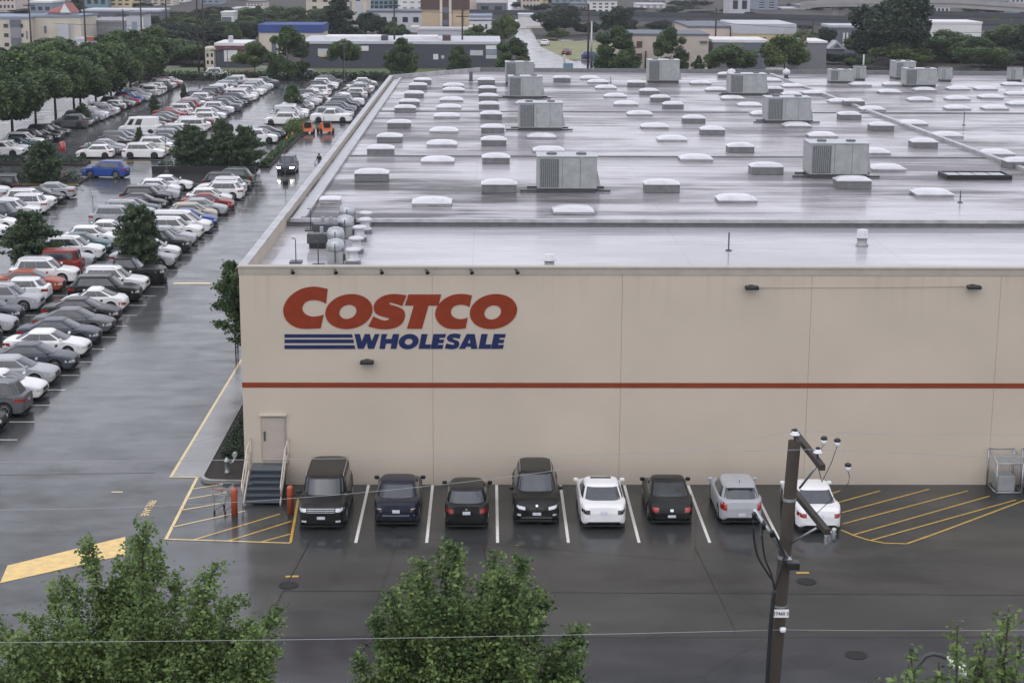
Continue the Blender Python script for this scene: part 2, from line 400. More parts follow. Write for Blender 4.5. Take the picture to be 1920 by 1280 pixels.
def text_mesh(txt, size, mt, ext=.004):
    cu = bpy.data.curves.new('t', 'FONT'); cu.body = txt; cu.size = size; cu.extrude = ext; cu.align_x = 'CENTER'; cu.align_y = 'CENTER'; cu.offset = size*.02
    o = bpy.data.objects.new('t', cu); C.objects.link(o)
    me = bpy.data.meshes.new_from_object(o.evaluated_get(bpy.context.evaluated_depsgraph_get())); bpy.data.objects.remove(o); bpy.data.curves.remove(cu)
    me.materials.clear(); me.materials.append(mt); return me
tx = obj('pavement_lettering', text_mesh('FIRE LANE', .42, M['yellow_pale'], .002), kind='structure')
a = at_z(290, 932); b = at_z(266, 974)
tx.location = ((a[0]+b[0])/2, (a[1]+b[1])/2, .012); tx.rotation_euler = (0, 0, math.atan2(b[1]-a[1], b[0]-a[0])); tx.scale = (1.0, 1.0, 1)
for (u, v, lab, mark) in ((541, 1097, 'round iron manhole cover below a yellow dash near the hatched corner', 1), (1512, 1090, 'round iron manhole cover beside the utility pole with a yellow dash', 1), (1605, 1228, 'dark round manhole cover lower right with no paint mark', 0)):
    x, y = at_z(u, v); mb = MB(); mb.lathe([(.34, 0), (.34, .012), (.30, .016), (.30, .012), (0.01, .014)], (0, 0, 0), M['manhole'], 24, False)
    o = mb.build('manhole_cover', label=lab, cat='manhole cover', group='manhole covers in the asphalt'); o.location = (x, y, .004)
    if mark:
        g = MB(); line(g, (x-.2, y+.85), (x+.25, y+.87), .16, M['yellow']); struct('paint_dash', g)

# ------------------------------------------------------------------ the warehouse
H = 8.93; ZL = 8.33; ZR = 8.58; XR = 78
WH = empty('warehouse', (0, 0, 0), label='huge beige flat-roofed warehouse store with red stripe and big red and blue wall sign', cat='warehouse')
j = [0.0]+[7.637+7.542*i for i in range(0, 9)]+[XR]
mb = MB(); gp = .005
for a, b in zip(j[:-1], j[1:]): mb.box(a+gp, b-gp, 0, .28, 0, H, M['wall'])
mb.box(0.02, XR-.02, .06, .30, .01, H-.03, M['wall_dark']); mb.build('front_wall', WH)
mb = MB(); mb.box(0.0, .26, .303, 107.9, 0, H-.02, M['wall']); mb.box(XR-.26, XR, .303, 116, 0, H-.02, M['wall'])
mb.prism([(.0, 107.95), (.3, 107.8), (9.1, 119.8), (9.0, 120.1)], 0, ZR-.02, M['wall']); mb.prism([(9.0, 120.12), (9.15, 119.82), (XR-.3, 116), (XR, 116.3)], 0, ZR-.02, M['wall']); mb.build('side_wall', WH)
mb = MB(); mb.box(-.05, XR, -.05, .34, H, H+.07, M['coping']); mb.box(-.02, XR, -.022, -.002, H-.26, H-.01, M['coping'])
mb.build('coping', WH)
mb = MB(); mb.box(-.05, .30, .345, 14.6, H, H+.06, M['coping_white']); mb.box(-.07, .30, 14.65, 108, H-.04, H+.04, M['coping_white']); mb.build('side_coping', WH)
mb = MB(); mb.box(-.006, XR, -.012, -.003, 4.06, 4.27, M['stripe']); mb.build('red_stripe', WH)
mb = MB(); mb.add([(.262, .303, ZL), (XR-.27, .303, ZL), (XR-.27, 14.3, ZL), (.262, 14.3, ZL)], [(0, 1, 2, 3)], M['roof_pale'])
mb.add([(.262, 14.3, ZR), (XR-.27, 14.3, ZR), (XR-.27, 116, ZR), (9.1, 119.8, ZR), (.4, 107.8, ZR)], [(0, 1, 2, 3, 4)], M['roof'])
mb.add([(.262, 14.3, ZL), (XR-.27, 14.3, ZL), (XR-.27, 14.3, ZR), (.262, 14.3, ZR)], [(0, 1, 2, 3)], M['curb'])
mb.build('roof', WH)
mb = MB(); mb.box(.45, XR-.3, 14.16, 14.42, ZR-.02, ZR+.14, M['coping_white']); mb.build('roof_step_edge', WH)
mb = MB(); mb.box(.9, 1.12, 14.7, 107.9, ZR, ZR+.16, M['coping_white'])
mb.box(.425, .88, 14.7, 107.8, ZR, ZR+.03, M['galv']); mb.build('roof_gutter', WH)
mb = MB()
pts = [(39.75, 116), (41.75, 34), (43, -2+16.5)]
for (a, b) in zip(pts[:-1], pts[1:]):
    a = Vector(a); b = Vector(b); d = (b-a).normalized(); n = Vector((-d.y, d.x))
    q = [a+n*.17, a-n*.17, b-n*.17, b+n*.17]; mb.prism([(p.x, p.y) for p in q], ZR, ZR+.20, M['coping_white'])
mb.build('roof_divider', WH)
for xa_, xb_, y in ((1.2, 40.6, 72.0), (1.2, 41.3, 41.0), (41.3, XR-.4, 72.0)):
    mb = MB(); mb.box(xa_, xb_, y-.10, y+.10, ZR, ZR+.07, M['curb']); mb.build('expansion_joint', WH)
mb = MB(); mb.prism([(9.0, 119.7), (9.1, 119.9), (XR-.3, 116.2), (XR-.3, 115.9)], ZR, ZR+.42, M['curb']); mb.prism([(.3, 107.8), (.2, 108.0), (9.0, 120.0), (9.05, 119.7)], ZR, ZR+.42, M['coping_white']); mb.build('rear_parapet', WH)

def cr(pts, k=8):
    out = []; n = len(pts)
    for i in range(n):
        p1 = pts[i]; p2 = pts[(i+1) % n]; p0 = pts[i-1]; p3 = pts[(i+2) % n]
        a, b = Vector(p1[:2]), Vector(p2[:2])
        if len(p1) > 2 and len(p2) > 2: out.append(a); continue
        q0 = a if len(p1) > 2 else Vector(p0[:2]); q3 = b if len(p2) > 2 else Vector(p3[:2])
        for t in np.linspace(0, 1, k, endpoint=False):
            out.append(.5*((2*a)+(b-q0)*t+(2*q0-5*a+4*b-q3)*t*t+(3*a-q0-3*b+q3)*t**3))
    return out
def ell(cx, cy, a, b, sh=0, n=40): return [Vector((cx+a*math.cos(t)-sh*math.sin(t), cy+b*math.sin(t))) for t in np.linspace(0, 2*math.pi, n, endpoint=False)]
def sign_piece(name, contours, mt, parent, yq=-.004, th=.014, conv=lambda p: (480+p[0]/3.5556, 500+p[1]/3.5556)):
    cu = bpy.data.curves.new('s', 'CURVE'); cu.dimensions = '2D'; cu.fill_mode = 'BOTH'; cu.extrude = th/2
    for c in contours:
        sp = cu.splines.new('POLY'); sp.points.add(len(c)-1); sp.use_cyclic_u = True
        for i, p in enumerate(c):
            x, z = at_y(*conv(p), 0); sp.points[i].co = (x, z, 0, 1)
    o = bpy.data.objects.new('s', cu); C.objects.link(o)
    me = bpy.data.meshes.new_from_object(o.evaluated_get(bpy.context.evaluated_depsgraph_get())); bpy.data.objects.remove(o)
    me.transform(Matrix.Translation((0, yq-th/2, 0)) @ Matrix.Rotation(R(90), 4, 'X')); me.materials.clear(); me.materials.append(mt)
    return obj(name, me, parent)
cc = 'c'
bars = [[Vector(p) for p in q] for q in (((190, 449), (640, 449), (646, 472), (190, 472)), ((190, 484), (649, 484), (654, 508), (190, 508)), ((190, 522), (657, 522), (663, 547), (190, 547)))]
SG = sign_piece('wall_sign', bars, M['sign_blue'], WH)
big = [
 [cr([(478, 147, cc), (390, 132), (300, 148), (225, 198), (187, 258), (183, 310), (205, 360), (255, 398), (320, 413), (432, 410, cc), (452, 318, cc), (420, 327), (375, 331), (335, 317), (312, 290), (315, 256), (345, 229), (390, 222), (430, 229), (468, 246, cc)])],
 [ell(620, 298, 157, 117, 18), ell(613, 300, 56, 47, 9)],
 [cr([(1005, 190, cc), (920, 181), (850, 194), (802, 227), (784, 268), (800, 312), (850, 333), (886, 343), (878, 354), (845, 356), (782, 330, cc), (748, 397, cc), (830, 415), (910, 411), (968, 383), (993, 335), (985, 290), (945, 266), (897, 252), (889, 245), (905, 240), (975, 262, cc)])],
 [[Vector(p) for p in ((1016, 184), (1235, 184), (1216, 260), (1150, 258), (1106, 413), (1006, 413), (1052, 258), (992, 258))]],
 [cr([(1440, 190, cc), (1380, 181), (1310, 188), (1245, 222), (1203, 275), (1196, 330), (1222, 378), (1270, 408), (1330, 415), (1398, 410, cc), (1412, 338, cc), (1380, 347), (1340, 345), (1308, 325), (1300, 297), (1315, 268), (1350, 254), (1390, 255), (1424, 268, cc)])],
 [ell(1583, 298, 157, 117, 18), ell(1578, 304, 55, 47, 9)],
]
for c in big: sign_piece('letter', c, M['sign_red'], SG)
cv2 = lambda p: (650+p[0]/6, 610+p[1]/6)
P_ = lambda *a: [Vector(p) for p in a]
small = [
 [P_((88, 95), (148, 95), (170, 178), (205, 95), (262, 95), (280, 178), (318, 95), (372, 95), (308, 262), (240, 262), (228, 190), (192, 262), (126, 262))],
 [P_((392, 95), (458, 95), (438, 150), (505, 150), (522, 95), (592, 95), (560, 262), (492, 262), (505, 203), (442, 203), (430, 262), (368, 262))],
 [ell(698, 180, 112, 86, 14), ell(698, 182, 44, 34, 5)],
 [P_((842, 95), (912, 95), (884, 212), (950, 212), (938, 262), (808, 262))],
 [P_((976, 95), (1118, 95), (1108, 138), (1046, 138), (1041, 158), (1098, 158), (1088, 198), (1030, 198), (1026, 216), (1090, 216), (1078, 262), (944, 262))],
 [cr([(1284, 100, cc), (1225, 90), (1160, 100), (1128, 135), (1140, 172), (1190, 190), (1210, 203), (1195, 216), (1120, 200, cc), (1104, 255, cc), (1180, 266), (1245, 250), (1268, 210), (1255, 175), (1210, 158), (1192, 146), (1215, 138), (1270, 150, cc)], 5)],
 [P_((1350, 95), (1440, 95), (1472, 262), (1400, 262), (1396, 238), (1345, 238), (1332, 262), (1262, 262)), P_((1382, 150), (1392, 198), (1362, 198))],
 [P_((1515, 95), (1588, 95), (1562, 212), (1628, 212), (1618, 262), (1482, 262))],
 [P_((1656, 95), (1790, 95), (1780, 138), (1722, 138), (1717, 158), (1774, 158), (1764, 198), (1707, 198), (1703, 216), (1768, 216), (1756, 262), (1622, 262))],
]
for c in small: sign_piece('letter', c, M['sign_blue'], SG, conv=cv2)

# door, hood, wall lamps, flood lights along the coping, conduit
x0, z0 = at_y(494, 863); x1, z1 = at_y(533, 783)
mb = MB(); mb.box(x0-.07, x1+.07, -.03, -.002, z0, z1+.07, M['coping']); dr = mb.build('door', WH)
mb = MB(); mb.box(x0, x1, -.06, -.032, z0+.02, z1, M['door'], .008); mb.build('door_leaf', dr)
mb = MB(); mb.box(x0+.05, x0+.12, -.11, -.062, z0+.85, z0+1.25, M['dark'], .01); mb.build('handle', dr)
for zz in (.25, 1.0, 1.62): mb = MB(); mb.box(x1-.02, x1+.05, -.085, -.062, z0+zz, z0+zz+.12, M['galv']); mb.build('hinge', dr)
mb = MB(); mb.box(x0-.1, x1+.1, -.16, -.002, z1+.10, z1+.17, M['rail'], .01); mb.build('door_canopy', WH)
for (u, v) in ((689, 677), (1408, 538), (1823, 537)):
    x, z = at_y(u, v); mb = MB()
    mb.box(x-.10, x+.10, -.10, -.002, z-.10, z+.10, M['black'], .01)
    mb.box(x-.27, x+.27, -.42, -.101, z-.06, z+.09, M['black'], .03); fx = mb.build('wall_light', WH)
    mb = MB(); mb.box(x-.2, x+.2, -.38, -.13, z-.075, z-.062, M['lamp_clear']); mb.build('lens', fx)
for u in (547, 627, 713, 798, 881, 966):
    x, z = at_y(u, 503); mb = MB()
    mb.tube([(x, -.03, z-.03), (x+.03, -.16, z-.10), (x+.05, -.30, z-.04)], .018, M['black'], 6)
    mb.cyl((x+.05, -.26, z-.02), (x+.09, -.40, z-.12), .05, .085, M['black'], 10); mb.build('flood_light', WH)
xa, za = at_y(1425, 539); xb, zb = at_y(1808, 537)
mb = MB(); mb.tube([(xa, -.03, za), (xb, -.03, zb)], .012, M['wall'], 6); mb.build('conduit', WH)

def skylight(x, y, z, wx, wy, hc, hd, tint=0):
    mb = MB(); mb.box(-wx/2, wx/2, -wy/2, wy/2, 0, hc, M['curb'] if hc > .2 else M['coping_white'], .02)
    s = mb.build('skylight', WH); s.location = (x, y, z)
    mb = MB(); n = 10; vs = []; W2, L2 = wx/2+.04, wy/2+.04
    mb.box(-W2, W2, -L2, L2, hc+.002, hc+.07, M['dome'], .015)
    for i in range(n+1):
        for k in range(n+1):
            a = 2*i/n-1; b = 2*k/n-1
            vs.append((a*(W2-.05), b*(L2-.05), hc+.072+hd*((1-abs(a)**2.6)*(1-abs(b)**2.6))**.5))
    mb.add(vs, [(i*(n+1)+k, (i+1)*(n+1)+k, (i+1)*(n+1)+k+1, i*(n+1)+k+1) for i in range(n) for k in range(n)], M['dome'], True)
    mb.build('dome', s)
BX = [(696, 341), (713, 291), (730, 268), (748, 241), (759, 212), (767, 200), (776, 184), (783, 168), (792, 158),
      (912, 158), (914, 174), (916, 189), (917, 205), (921, 224), (924, 250), (926, 274), (930, 308), (936, 362),
      (1054, 154), (1194, 163), (1218, 179), (1239, 192), (1263, 205), (1302, 232), (1337, 254), (1390, 287), (1439, 328), (1242, 362),
      (1363, 147), (1452, 175), (1486, 186), (1603, 199), (1595, 225), (1655, 246), (1735, 278), (1602, 355), (1914, 316)]
DM = [(850, 164), (850, 172), (846, 191), (841, 205), (837, 222), (832, 250), (828, 275), (820, 307), (809, 387),
      (1076, 403), (1029, 287), (1016, 261), (995, 207), (989, 197), (1107, 150), (1122, 157), (1137, 168), (1155, 184), (1175, 199), (1201, 218), (1229, 242), (1262, 266), (1307, 303), (1384, 381),
      (1315, 159), (1345, 172), (1376, 188), (1408, 201), (1434, 218), (1497, 240), (1545, 259), (1642, 291), (1668, 322), (1754, 370),
      (1410, 146), (1448, 154), (1489, 165), (1529, 178), (1579, 194), (1639, 209), (1716, 236), (1781, 259), (1875, 293),
      (1616, 162), (1679, 162), (1671, 176), (1737, 172), (1728, 191), (1800, 170), (1852, 170), (1799, 189), (1862, 186), (1799, 207), (1870, 207), (1904, 162), (1912, 180), (1917, 199)]
for (u, v) in BX:
    x, y = at_z(u, v, ZR); skylight(x, y+.65, ZR, 1.86 if v > 320 else 1.66, 1.35, .42 if v > 320 else .36, .18)
for (u, v) in DM:
    x, y = at_z(u, v, ZR); skylight(x, y+.85, ZR, 1.95, 1.75, .10, .20)
skylight(*at_z(620, 379, ZR), ZR, 1.0, 1.3, .16, .06)

# ------------------------------------------------------------------ things standing on the roof
def hvac(u, v, wx, wy, h, label, duct=True, z=ZR, tall=0):
    x, y = at_z(u, v, z); r = empty('rooftop_air_unit', (x, y, z), 0, label, 'air conditioner', 'air units on the warehouse roof')
    b = .22+tall; wx *= 1.16; h *= 1.17
    mb = MB(); mb.box(-wx/2+.06, wx/2-.06, .08, wy-.05, 0, b, M['dark']); 
    if duct: mb.box(-wx*.5-.9, wx*.5+.75, .25, .42, .03, .13, M['dark']); mb.box(-wx*.5-.5, wx*.5+.5, wy-.4, wy-.25, .03, .13, M['dark'])
    mb.build('base_frame', r)
    mb = MB(); mb.box(-wx/2, wx/2, 0, wy, b, b+h, M['hvac'], .03)
    for q in (.42, .72): mb.box(-wx/2+wx*q-.008, -wx/2+wx*q+.008, -.012, -.001, b+.06, b+h-.06, M['hvac_dark'])
    mb.box(-wx/2-.03, wx/2+.03, -.03, wy+.03, b+h+.001, b+h+.05, M['galv']); mb.build('casing', r)
    mb = MB(); mb.box(-wx/2+.14, -wx/2+wx*.36, -.03, -.002, b+.10, b+h-.10, M['hvac_dark'])
    for q in range(9):
        xx = -wx/2+.17+q*(wx*.36-.2)/9; mb.box(xx, xx+.018, -.045, -.031, b+.12, b+h-.12, M['hvac'])
    mb.build('louvre', r)
    mb = MB(); hx = wx/2+.002
    mb.add([(hx, .1, b+h*.62), (hx, wy-.1, b+h*.62), (hx+.22, .1, b+.12), (hx+.22, wy-.1, b+.12), (hx, .1, b+.12), (hx, wy-.1, b+.12)],
           [(0, 2, 3, 1), (0, 4, 2), (1, 3, 5), (2, 4, 5, 3)], M['hvac']); mb.build('intake_hood', r)
    mb = MB()
    for q in (-.25, .25): mb.lathe([(.28, 0), (.28, .07), (.24, .09), (.05, .06)], (q*wx, wy*.5, b+h+.052), M['hvac_dark'], 14)
    mb.build('fan', r)
    return r
hvac(1063, 362, 2.75, 2.1, 1.45, 'large grey air unit nearest the front, left of centre on the wet roof')
hvac(1572, 335, 2.9, 2.2, 1.5, 'large pale grey air unit right of centre with a skylight in front')
hvac(1013, 246, 2.75, 2.1, 1.5, 'grey air unit second back in the left column on dark rails')
hvac(985, 186, 2.6, 2.1, 1.45, 'grey air unit third back in the left column with side rails')
hvac(974, 158, 2.4, 2.0, 1.6, 'grey air unit farthest back in the left column near the roof edge', False)
hvac(1478, 232, 2.9, 2.1, 1.45, 'grey air unit on dark rails beside the long diagonal roof divider')
hvac(1402, 180, 2.9, 2.1, 1.45, 'grey air unit behind another in the middle of the roof near the divider')
hvac(1244, 156, 2.7, 2.0, 1.7, 'lone grey air unit at the far roof edge before the beige building', False)
hvac(1577, 157, 2.0, 1.5, .95, 'low grey two-panel air unit at the far edge right of the divider', False)
hvac(1613, 152, .95, 1.2, 1.0, 'small boxy pale air unit on a dark stand at the far edge', False)
hvac(1726, 164, 2.65, 1.8, 1.3, 'wide pale grey corrugated air unit near the far right edge', False)
hvac(1697, 150, 1.8, 2.6, 1.35, 'tall grey duct box behind the wide corrugated air unit', False)
hvac(1774, 154, 1.0, 1.2, .95, 'small grey air unit right of the wide corrugated one', False)
hvac(1905, 154, 1.1, 1.2, .95, 'small grey air unit at the far right end of the roof', False)
def vent_fan(x, y, z, r, h, label, mt):
    t = empty('roof_exhaust_fan', (x, y, z), 0, label, 'exhaust fan', 'exhaust fans and vents on the roof')
    mb = MB(); mb.box(-r*.9, r*.9, -r*.9, r*.9, 0, h*.25, M['curb'], .01); mb.build('curb', t)
    mb = MB(); mb.lathe([(r*.95, h*.25), (r*.98, h*.30), (r*.60, h*.42), (r*.58, h*.78), (r*.62, h*.8)], (0, 0, 0), mt, 18); mb.build('shaft', t)
    mb = MB(); mb.lathe([(r*.62, h*.801), (r*1.0, h*.84), (r*1.02, h*.9), (r*.75, h*.98), (r*.2, h)], (0, 0, 0), mt, 18); mb.build('cap', t)
k = 0
for (u, v) in ((662, 496), (668, 474), (675, 452), (685, 437), (686, 424)):
    x, y = at_z(u, v, ZL); k += 1
    vent_fan(x, y, ZL, .34, .72, 'white spool-shaped exhaust fan, %s from the wall coping in the front roof cluster' % ORD[k-1], M['dome'])
for i, (u, v) in enumerate(((630, 494), (630, 470), (648, 446), (652, 425))):
    x, y = at_z(u, v, ZL); t = empty('roof_tank_fan', (x, y, ZL), 0, 'round-headed grey metal grease fan, %s from the coping left of the white fans' % ORD[i], 'exhaust fan', 'grey grease fans on the front roof')
    mb = MB(); mb.box(-.33, .33, -.33, .33, 0, .55, M['hvac'], .02); mb.build('curb', t)
    mb = MB(); mb.lathe([(.36, .552), (.40, .62), (.38, .85), (.30, 1.0), (.12, 1.06)], (0, 0, 0), M['galv'], 18); mb.build('drum', t)
    mb = MB(); mb.box(-.02, .02, -.40, -.36, .1, .9, M['dark']); mb.box(.34, .40, -.2, .2, .15, .4, M['dark']); mb.build('motor_box', t)
for i, (u, v, s) in enumerate(((612, 450, .55), (596, 465, .45), (600, 440, .35))):
    x, y = at_z(u, v, ZL); mb = MB(); mb.box(-s, s, -s*.6, s*.6, .22, .22+s, M['dark'], .03); mb.box(-s*.8, s*.8, -s*.5, s*.5, 0, .22, M['black'])
    mb.cyl((s*.4, 0, .22+s), (s*.4, 0, .5+s), .08, .08, M['galv']); o = mb.build('roof_condenser', label='small dark condenser box among pipes on the front roof, %s of three' % ('largest', 'middle', 'smallest')[i], cat='condenser', group='dark condensers on the front roof'); o.location = (x, y, ZL)
for i, (u, v) in enumerate(((555, 492), (597, 498), (583, 432))):
    x, y = at_z(u, v, ZL); mb = MB(); mb.box(-.25, .25, -.3, .3, 0, .06, M['dark']); mb.tube([(0, 0, .05), (0, 0, .95), (-.02, 0, 1.02), (-.15, 0, 1.03)], .022, M['dark'], 6)
    o = mb.build('roof_pipe', label=('thin bent pipe standing near the left end of the coping', 'short thin pipe close behind the coping left of the fans', 'thin pipe standing at the roof step left of the fans')[i], cat='pipe', group='thin pipes on the front roof'); o.location = (x, y, ZL)
for (u, v, r, h, lab) in ((1616, 461, .24, .75, 'white capped vent stack standing alone on the front roof at right'), (1030, 500, .22, .55, 'short white vent stack just behind the coping above the wall')):
    x, y = at_z(u, v, ZL); t = empty('vent_stack', (x, y, ZL), 0, lab, 'vent', 'white vent stacks on the front roof')
    mb = MB(); mb.lathe([(r*1.2, 0), (r*1.15, h*.12), (r*.95, h*.15), (r*.95, h*.5)], (0, 0, 0), M['hvac'], 16); mb.build('base', t)
    mb = MB(); mb.lathe([(r*1.35, h*.5), (r*1.35, h*.55), (r, h*.56), (r, h*.97), (r*.8, h)], (0, 0, 0), M['dome'], 16); mb.build('cap', t)
for i, (u, v, h) in enumerate(((1366, 470, .8), (1800, 380, .6), (1807, 235, 1.0), (1145, 155, .6), (883, 152, .9))):
    z = ZL if v > 420 else ZR; x, y = at_z(u, v, z); mb = MB(); r = .18 if u == 883 else .035
    mb.lathe([(.12+r, 0), (.10+r, .04), (r, .06), (r, h), (r*.6, h+.02)], (0, 0, 0), M['dark'], 10)
    o = mb.build('vent_pipe', label=('thin vent pipe on the pale front roof above the right panels', 'thin vent pipe by the rightmost near domes', 'dark vent pipe alone on the roof right of the divider', 'thin dark pipe at the far roof edge left of the lone air unit', 'stout dark vent by the far left roof corner')[i], cat='pipe', group='vent pipes on the roof'); o.location = (x, y, z)
x0, y0 = at_z(1775, 337, ZR); x1, _ = at_z(1897, 337, ZR)
t = empty('roof_hatch_frame', (x0, y0, ZR), 0, 'long low black frame with pale panels on the roof at right', 'frame')
mb = MB(); W_ = x1-x0
mb.box(0, W_, 0, .12, 0, .26, M['black']); mb.box(0, W_, 1.9, 2.02, 0, .26, M['black']); mb.box(0, .12, .121, 1.899, 0, .26, M['black']); mb.box(W_-.12, W_, .121, 1.899, 0, .26, M['black']); mb.build('frame', t)
mb = MB()
for i in range(4): mb.box(.16+i*(W_-.3)/4, .08+(i+1)*(W_-.3)/4, .16, 1.86, .12, .20, M['galv'])
mb.build('panel', t)
for (u, v, r) in ((1371, 150, .45), (1474, 150, .40)):
    x, y = at_z(u, v, ZR); t = empty('turbine_vent', (x, y, ZR), 0, 'round white turbine vent at the far roof edge, %s' % ('left one' if u < 1400 else 'right one on a dark base'), 'vent', 'round turbine vents')
    mb = MB(); mb.lathe([(r*.7, 0), (r*.55, .35), (r*.55, .5)], (0, 0, 0), M['dark'], 14); mb.build('base', t)
    mb = MB(); mb.lathe([(r*.5, .5), (r*.95, .6), (r, .8), (r*.8, 1.0), (r*.2, 1.12)], (0, 0, 0), M['dome'], 16); mb.build('turbine', t)

# ------------------------------------------------------------------ vehicles
CT = {
 'sedan': dict(L=4.75, W=1.83, H=1.45, prof=[(-1, .68), (-.975, .90), (-.88, .99), (-.6, 1.01), (.3, .97), (.48, .95), (.75, .86), (.92, .76), (.98, .66), (1, .55)], g=(1.30, .38, -.85, -1.86)),
 'suv': dict(L=4.65, W=1.88, H=1.70, prof=[(-1, .80), (-.98, 1.02), (-.9, 1.10), (.3, 1.06), (.52, 1.05), (.8, .98), (.94, .87), (.985, .74), (1, .62)], g=(1.22, .50, -1.72, -2.16)),
 'hatchback': dict(L=4.15, W=1.76, H=1.50, prof=[(-1, .70), (-.975, .95), (-.9, 1.02), (.3, .98), (.52, .96), (.8, .87), (.94, .75), (1, .55)], g=(1.15, .35, -1.35, -1.90)),
 'wagon': dict(L=5.1, W=1.93, H=1.73, prof=[(-1, .85), (-.985, 1.06), (.45, 1.06), (.56, 1.05), (.85, 1.01), (.95, .96), (.985, .88), (1, .72)], g=(1.30, .85, -2.22, -2.44)),
 'minivan': dict(L=5.05, W=1.96, H=1.76, prof=[(-1, .80), (-.98, 1.02), (.5, 1.02), (.66, 1.0), (.85, .92), (.95, .80), (1, .60)], g=(1.75, .75, -2.12, -2.40)),
 'pickup': dict(L=5.6, W=1.98, H=1.85, prof=[(-1, .92), (-.985, 1.12), (-.3, 1.13), (.45, 1.12), (.6, 1.14), (.9, 1.08), (.97, .98), (1, .75)], g=(1.25, .62, -.62, -.86)),
 'van': dict(L=5.1, W=1.95, H=2.2, prof=[(-1, .95), (-.99, 1.15), (.6, 1.15), (.74, 1.12), (.92, 1.0), (.98, .85), (1, .68)], g=(2.0, 1.25, -2.40, -2.46)),
 'coupe': dict(L=4.3, W=1.80, H=1.46, prof=[(-1, .52), (-.97, .74), (-.86, .92), (-.6, 1.0), (.2, .99), (.45, .97), (.72, .88), (.9, .72), (.98, .6), (1, .5)], g=(1.05, .25, -.55, -1.72)),
 'jeep': dict(L=4.2, W=1.86, H=1.82, prof=[(-1, .9), (-.985, 1.12), (.3, 1.12), (.42, 1.13), (.9, 1.10), (.97, 1.02), (1, .8)], g=(.80, .60, -1.84, -1.98)),
}
def interp(pr, s): return float(np.interp(s, [p[0] for p in pr], [p[1] for p in pr]))
CAR_SC = .94
_cache = {}
def car_meshes(t):
    if t in _cache: return _cache[t]
    c = CT[t]; L, W, Hh = c['L'], c['W'], c['H']; hl = L/2
    wb = L*.29; wr = .36 if t in ('suv', 'wagon', 'pickup', 'jeep') else .325; Rr = wr+.055
    xs = sorted(set(list(np.linspace(-hl, hl, 46))+[-hl+.02, -hl+.06, hl-.02, hl-.06]+[a+b for a in (-wb, wb) for b in (-Rr, -Rr+.015, -Rr*.8, -Rr*.4, 0, Rr*.4, Rr*.8, Rr-.015, Rr)]))
    def sec(x):
        s = x/hl; a = abs(s)
        w = W/2*(.70+.30*(max(0, 1-a**7))**.5)*(1-.02*s*s)
        zt = interp(c['prof'], s); zb = .20+.16*max(0, (a-.93)/.07)
        fl = 0
        for xc in (-wb, wb):
            dx = abs(x-xc)
            if dx < Rr: zb = max(zb, wr+math.sqrt(max(0, Rr*Rr-dx*dx)))
            if dx < Rr+.12: fl = .012
        hgt = zt-zb; hw = w+fl
        return [(hw*.90, zb), (hw*.992, zb+.04), (hw, zb+hgt*.45), (hw*.975, zb+hgt*.60), (hw*.992, zt-hgt*.16), (w*.955, zt-.035), (w*.90, zt-.006), (w*.72, zt+.012), (w*.36, zt+.026), (0, zt+.03)]
    P = M['paint']; mb = MB(); vs = []; n = 10
    for x in xs:
        q = sec(x); vs += [(x, y, z) for y, z in q]+[(x, -y, z) for y, z in q[-2::-1]]
    m = 2*n-1; fs = []
    for i in range(len(xs)-1):
        for k in range(m-1): fs.append((i*m+k, i*m+k+1, (i+1)*m+k+1, (i+1)*m+k))
    fs += [tuple(range(m)), tuple(range((len(xs)-1)*m+m-1, (len(xs)-1)*m-1, -1))]
    mb.add(vs, fs, P, True)
    mb.box(-hl+.25, hl-.25, -W*.36, W*.36, .17, .62, M['black'])
    # cabin hull
    xf0, xf1, xr1, xr0 = c['g']; belt0 = interp(c['prof'], .1)-.03; nn = 4.2
    w0, w1 = W/2*.925, W/2*(.74 if t not in ('van', 'jeep', 'wagon', 'minivan') else .84)
    hr = Hh-.045
    def ol(tt):
        xf = xf0+(xf1-xf0)*tt; xr = xr0+(xr1-xr0)*tt; b = w0+(w1-w0)*(tt**1.25); z = belt0+(hr-belt0)*tt
        return (xf+xr)/2, (xf-xr)/2, b, z
    vs = []; K = 48; ts = [0, .25, .5, .75, .93, 1.0]
    for tt in ts:
        xc, a, b, z = ol(tt)
        for k in range(K):
            th = 2*math.pi*k/K; co, si = math.cos(th), math.sin(th)
            vs.append((xc+a*math.copysign(abs(co)**(2/nn), co), b*math.copysign(abs(si)**(2/nn), si), z))
    for sc_, dz in ((.965, .022), (.85, .038), (.5, .048), (.05, .052)):
        xc, a, b, z = ol(1)
        for k in range(K):
            th = 2*math.pi*k/K; co, si = math.cos(th), math.sin(th)
            vs.append((xc+a*sc_*math.copysign(abs(co)**(2/nn), co), b*sc_*math.copysign(abs(si)**(2/nn), si), z+dz))
    Rn = len(ts)+4
    fs = [(r*K+k, r*K+(k+1) % K, (r+1)*K+(k+1) % K, (r+1)*K+k) for r in range(Rn-1) for k in range(K)]
    fs.append(tuple(range((Rn-1)*K, Rn*K)))
    mb.add(vs, fs, P, True)
    if t in ('suv', 'wagon', 'minivan'):
        for sg in (-1, 1): mb.tube([(xr1+.15, sg*w1*.93, Hh-.03), (xr1+.3, sg*w1*.93, Hh+.035), (xf1-.35, sg*w1*.93, Hh+.035), (xf1-.2, sg*w1*.93, Hh-.03)], .018, M['galv'], 5)
    mb.box(-hl+.02, hl-.02, -W*.44, W*.44, .165, .21, M['black'])
    body = mb.mesh(t+'_body'); sharp(body, 40)
    bvh = BVHTree.FromPolygons([Vector(v) for v in mb.v], mb.f)
    def side(xfn, tt, off, sg, lo=-.88, hi=.86):
        xc, a, b, z = ol(tt); f = lo+(hi-lo)*xfn
        return (xc+a*f, sg*(b*(1-abs(f)**nn)**(1/nn)+off), z)
